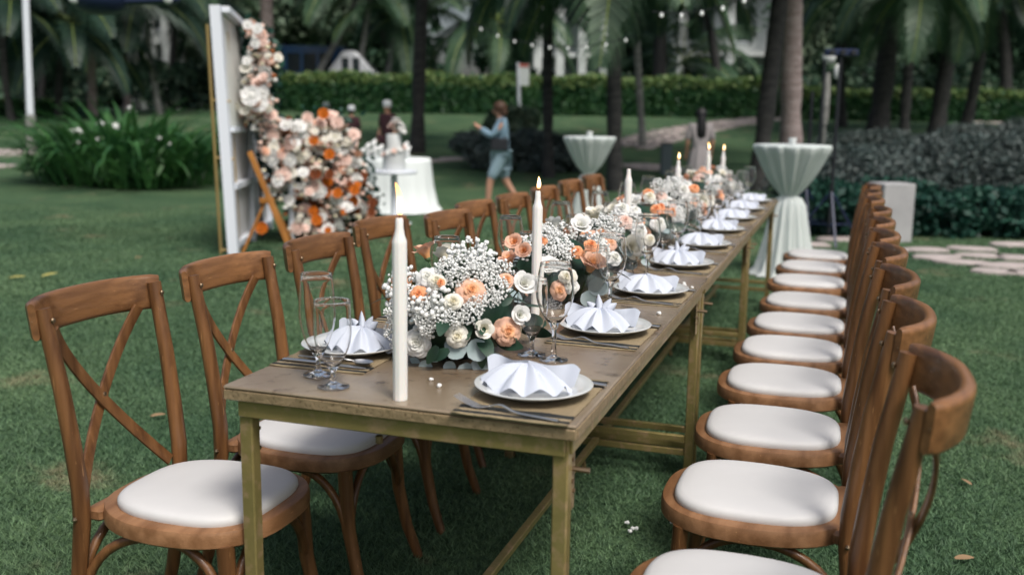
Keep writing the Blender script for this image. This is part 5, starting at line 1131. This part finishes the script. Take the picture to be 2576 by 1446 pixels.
# ---------------------------------------------------------------- people
def skinned(name, pts, edges, m, parent, sub=2):
    names = list(pts); me = bpy.data.meshes.new(name); me.from_pydata([pts[k][0] for k in names], [(names.index(a), names.index(b)) for a, b in edges], [])
    me.materials.append(m); o = inst(name, me, parent); md = o.modifiers.new('skin', 'SKIN'); md.use_smooth_shade = True
    for i, k in enumerate(names):
        r = pts[k][1]; sv_ = me.skin_vertices[0].data[i]; sv_.radius = r if isinstance(r, tuple) else (r, r); sv_.use_root = (i == 0)
    ss = o.modifiers.new('sub', 'SUBSURF'); ss.levels = sub; ss.render_levels = sub; return o
def person(label, p, rz, H, pose, cl, hair, hat=None, skirt=None):
    """local: x right, y forward. pose: dict of joints in units of body height"""
    J = {'pelvis': ((0, 0, .50), .085), 'waist': ((0, 0, .60), (.082, .062)), 'chest': ((0, 0, .72), (.098, .066)), 'neck0': ((0, 0, .815), .045), 'neck': ((0, .004, .85), .030), 'head': ((0, .012, .895), (.046, .052)), 'crown': ((0, .006, .955), (.045, .050)),
         'nose': ((0, .070, .905), .008),
         'shl': ((-.105, 0, .80), .036), 'ell': ((-.135, -.01, .64), .024), 'wrl': ((-.13, .05, .51), .017), 'pml': ((-.13, .06, .475), (.012, .02)),
         'shr': ((.105, 0, .80), .036), 'elr': ((.135, -.01, .64), .024), 'wrr': ((.13, .05, .51), .017), 'pmr': ((.13, .06, .475), (.012, .02)),
         'hil': ((-.052, 0, .475), .058), 'knl': ((-.055, .01, .265), .036), 'anl': ((-.055, -.01, .045), .022), 'tol': ((-.06, .07, .014), .018),
         'hir': ((.052, 0, .475), .058), 'knr': ((.055, .01, .265), .036), 'anr': ((.055, -.01, .045), .022), 'tor': ((.06, .07, .014), .018)}
    for k, v in pose.items(): J[k] = (v, J[k][1])
    E = [('pelvis', 'waist'), ('waist', 'chest'), ('chest', 'neck0'), ('neck0', 'neck'), ('neck', 'head'), ('head', 'crown'), ('head', 'nose'), ('chest', 'shl'), ('shl', 'ell'), ('ell', 'wrl'), ('wrl', 'pml'), ('chest', 'shr'), ('shr', 'elr'), ('elr', 'wrr'), ('wrr', 'pmr'),
         ('pelvis', 'hil'), ('hil', 'knl'), ('knl', 'anl'), ('anl', 'tol'), ('pelvis', 'hir'), ('hir', 'knr'), ('knr', 'anr'), ('anr', 'tor')]
    for s in 'lr':                               # five fingers on each hand
        w_ = Vector(J['wr'+s][0]); q = Vector(J['pm'+s][0]); d = (q-w_).normalized(); sd_ = d.cross(Vector((0, 0, 1)))
        sd_ = sd_.normalized() if sd_.length > .05 else Vector((0, 1, 0))
        for k in range(5):
            o_ = (k-2)*.0075; L = [.030, .042, .047, .043, .032][k]
            if k == 0: tip = q+sd_*(-.028)+d*.012
            else: tip = q+sd_*o_+d*L
            J[f'f{s}{k}'] = (tuple(tip), .0042); E.append(('pm'+s, f'f{s}{k}'))
    sc_ = lambda pos, r: (tuple(c*H for c in pos), tuple(c*H for c in r) if isinstance(r, tuple) else r*H)
    t = thing('person', label, 'person', p, rz); body = {k: sc_(*v) for k, v in J.items()}; skinned('body', body, E, MT['skin'], t)
    def cloth(name, keys, edges, m, grow, ov={}):
        d = {}
        for k in keys:
            pos, r = J[k]; r = r if isinstance(r, tuple) else (r, r); g = grow if k not in ov else ov[k]; d[k] = sc_(pos, (r[0]+g, r[1]+g))
        return skinned(name, d, edges, m, t)
    mt = MT[cl[0]]; sl_ = ['ell', 'elr'] if cl[2] == 'short' else ['ell', 'elr', 'wrl', 'wrr']
    ks = ['pelvis', 'waist', 'chest', 'neck0', 'shl', 'shr']+sl_; es = [('pelvis', 'waist'), ('waist', 'chest'), ('chest', 'neck0'), ('chest', 'shl'), ('chest', 'shr'), ('shl', 'ell'), ('shr', 'elr')]+([('ell', 'wrl'), ('elr', 'wrr')] if cl[2] != 'short' else [])
    cloth('top', ks, es, mt, .012)
    if skirt is None: cloth('trousers' if cl[3] == 'long' else 'shorts', ['pelvis', 'hil', 'knl', 'hir', 'knr']+(['anl', 'anr'] if cl[3] == 'long' else []), [('pelvis', 'hil'), ('hil', 'knl'), ('pelvis', 'hir'), ('hir', 'knr')]+([('knl', 'anl'), ('knr', 'anr')] if cl[3] == 'long' else []), MT[cl[1]], .012)
    else:
        MB().lathe([(.075*H, .60*H), (.10*H, .52*H), (.125*H, .38*H), (.17*H, skirt*H)], 48, fn=lambda a, z, c: a*(1+.06*math.sin(c*9))).build('skirt', MT[cl[1]], t, 180)
    hd = Vector(J['head'][0])*H; mb = MB()
    if hat:
        mb.lathe([(.055*H, -.005*H), (.060*H, .02*H), (.064*H, .05*H), (.052*H, .08*H), (.02*H, .092*H), (.001, .092*H)], 18, c=hd+Vector((0, -.003*H, .03*H))); mb.build('hat', MT[hat], t, 180)
        MB().ball(hd+Vector((0, -.02*H, .02*H)), .052*H, 12, sc=(1, .9, 1.0)).build('hair', MT['hairb'], t, 180)
    else:
        if hair[0] == 'long':
            mb.ball(hd+Vector((0, -.012*H, .035*H)), .064*H, 14, sc=(1, 1, 1.05)); mb.lathe([(.05*H, .03*H), (.066*H, -.03*H), (.075*H, -.12*H), (.07*H, -.20*H), (.03*H, -.25*H)], 18, c=hd+Vector((0, -.045*H, 0)), fn=lambda a, z, c: a*(.75+.08*math.sin(c*7)))
        else: mb.ball(hd+Vector((0, -.016*H, .034*H)), .066*H, 14, sc=(1, 1, 1)); mb.ball(hd+Vector((0, -.045*H, -.005*H)), .050*H, 12, sc=(1.1, .8, .9))
        mb.build('hair', MT[hair[1]], t, 180)
    for s in (-1, 1): MB().ball(hd+Vector((s*.018*H, .050*H, .012*H)), .0055*H, 8).build('eye', MT['black'], t); MB().ball(hd+Vector((s*.047*H, .0, .0)), .011*H, 8, sc=(.5, 1, 1.4)).build('ear', MT['skin'], t)
    return t
MT['denim'] = mat('light_blue_denim', (.13, .22, .29), .85, (.19, .29, .36), 8); MT['maroon'] = mat('dark_maroon_cloth', (.045, .015, .02), .85); MT['greydress'] = mat('grey_beige_dress', (.26, .24, .24), .85)
MT['hairr'] = mat('auburn_hair', (.05, .022, .010), .6); MT['hairb'] = mat('black_hair', (.008, .008, .009), .5); MT['hatw'] = mat('white_kerchief', (.55, .58, .60), .8); MT['capd'] = mat('dark_cap', (.10, .12, .13), .8); MT['shortb'] = mat('pale_blue_shorts', (.22, .32, .37), .8)
# walking woman: faces the left of the picture
pw = far(1262, 13.6); rzl = math.atan2(-RH.y, -RH.x)-math.pi/2
walk = {'shl': (-.10, .0, .80), 'ell': (-.12, .08, .67), 'wrl': (-.07, .19, .74), 'pml': (-.05, .22, .765), 'shr': (.10, 0, .80), 'elr': (.12, .07, .66), 'wrr': (.05, .18, .72), 'pmr': (.03, .215, .745),
        'knl': (-.05, .10, .27), 'anl': (-.045, .12, .05), 'tol': (-.045, .20, .02), 'knr': (.05, -.04, .27), 'anr': (.05, -.17, .075), 'tor': (.05, -.12, .015), 'head': ((0, .03, .89)), 'crown': (0, .025, .95), 'nose': (0, .088, .895)}
person('woman in light blue denim walking left with a phone raised', pw, rzl, 1.50, walk, ('denim', 'shortb', 'long_', 'short'), ('short', 'hairr'))
t = thing('phone', 'dark phone held up by the walking woman', 'phone', pw+Vector((0, 0, 0)), rzl); MB().box((-.01*1.5, .245*1.5, .775*1.5), (.10, .012, .06), b=.003).build('case', MT['black'], t); MB().box((-.01*1.5, .245*1.5-.0075, .775*1.5), (.09, .002, .052)).build('screen', MT['pane'], t)
t = thing('handbag', 'black bag at the waist of the walking woman', 'bag', pw, rzl); MB().box((.10*1.5-.03-.30, .02, .60*1.5), (.06, .24, .17), b=.02).build('pouch', MT['black'], t); MB().tube([(-.17, -.06, .95), (-.12, -.02, 1.12), (.05, 0, 1.24), (.16, .02, 1.1), (.12, .05, .9)], .008, 6).build('strap', MT['black'], t)
pg = far(1764, 15.2); person('woman with long black hair in a grey dress seen from behind', pg, RZ, 1.42, {}, ('greydress', 'greydress', 'short', 'long'), ('long', 'hairb'), skirt=.05)
for u, D, h, lab, hat, rz in [(884, 19.5, 1.58, 'cook in dark maroon with a white kerchief, back turned, behind the flowers', 'hatw', RZ), (975, 18.5, 1.60, 'cook in dark maroon with a white kerchief behind the cake', 'hatw', RZ+2.6), (820, 20.5, 1.64, 'person in a dark cap mostly hidden behind the flower wall', 'capd', RZ)]:
    q = far(u, D); v = {884: 270, 975: 258, 820: 262}[u]; h2 = (zat(v, u, q)-q.z)/.985
    person(lab, q, rz, h2, {}, ('maroon', 'maroon', 'short', 'long'), None, hat)
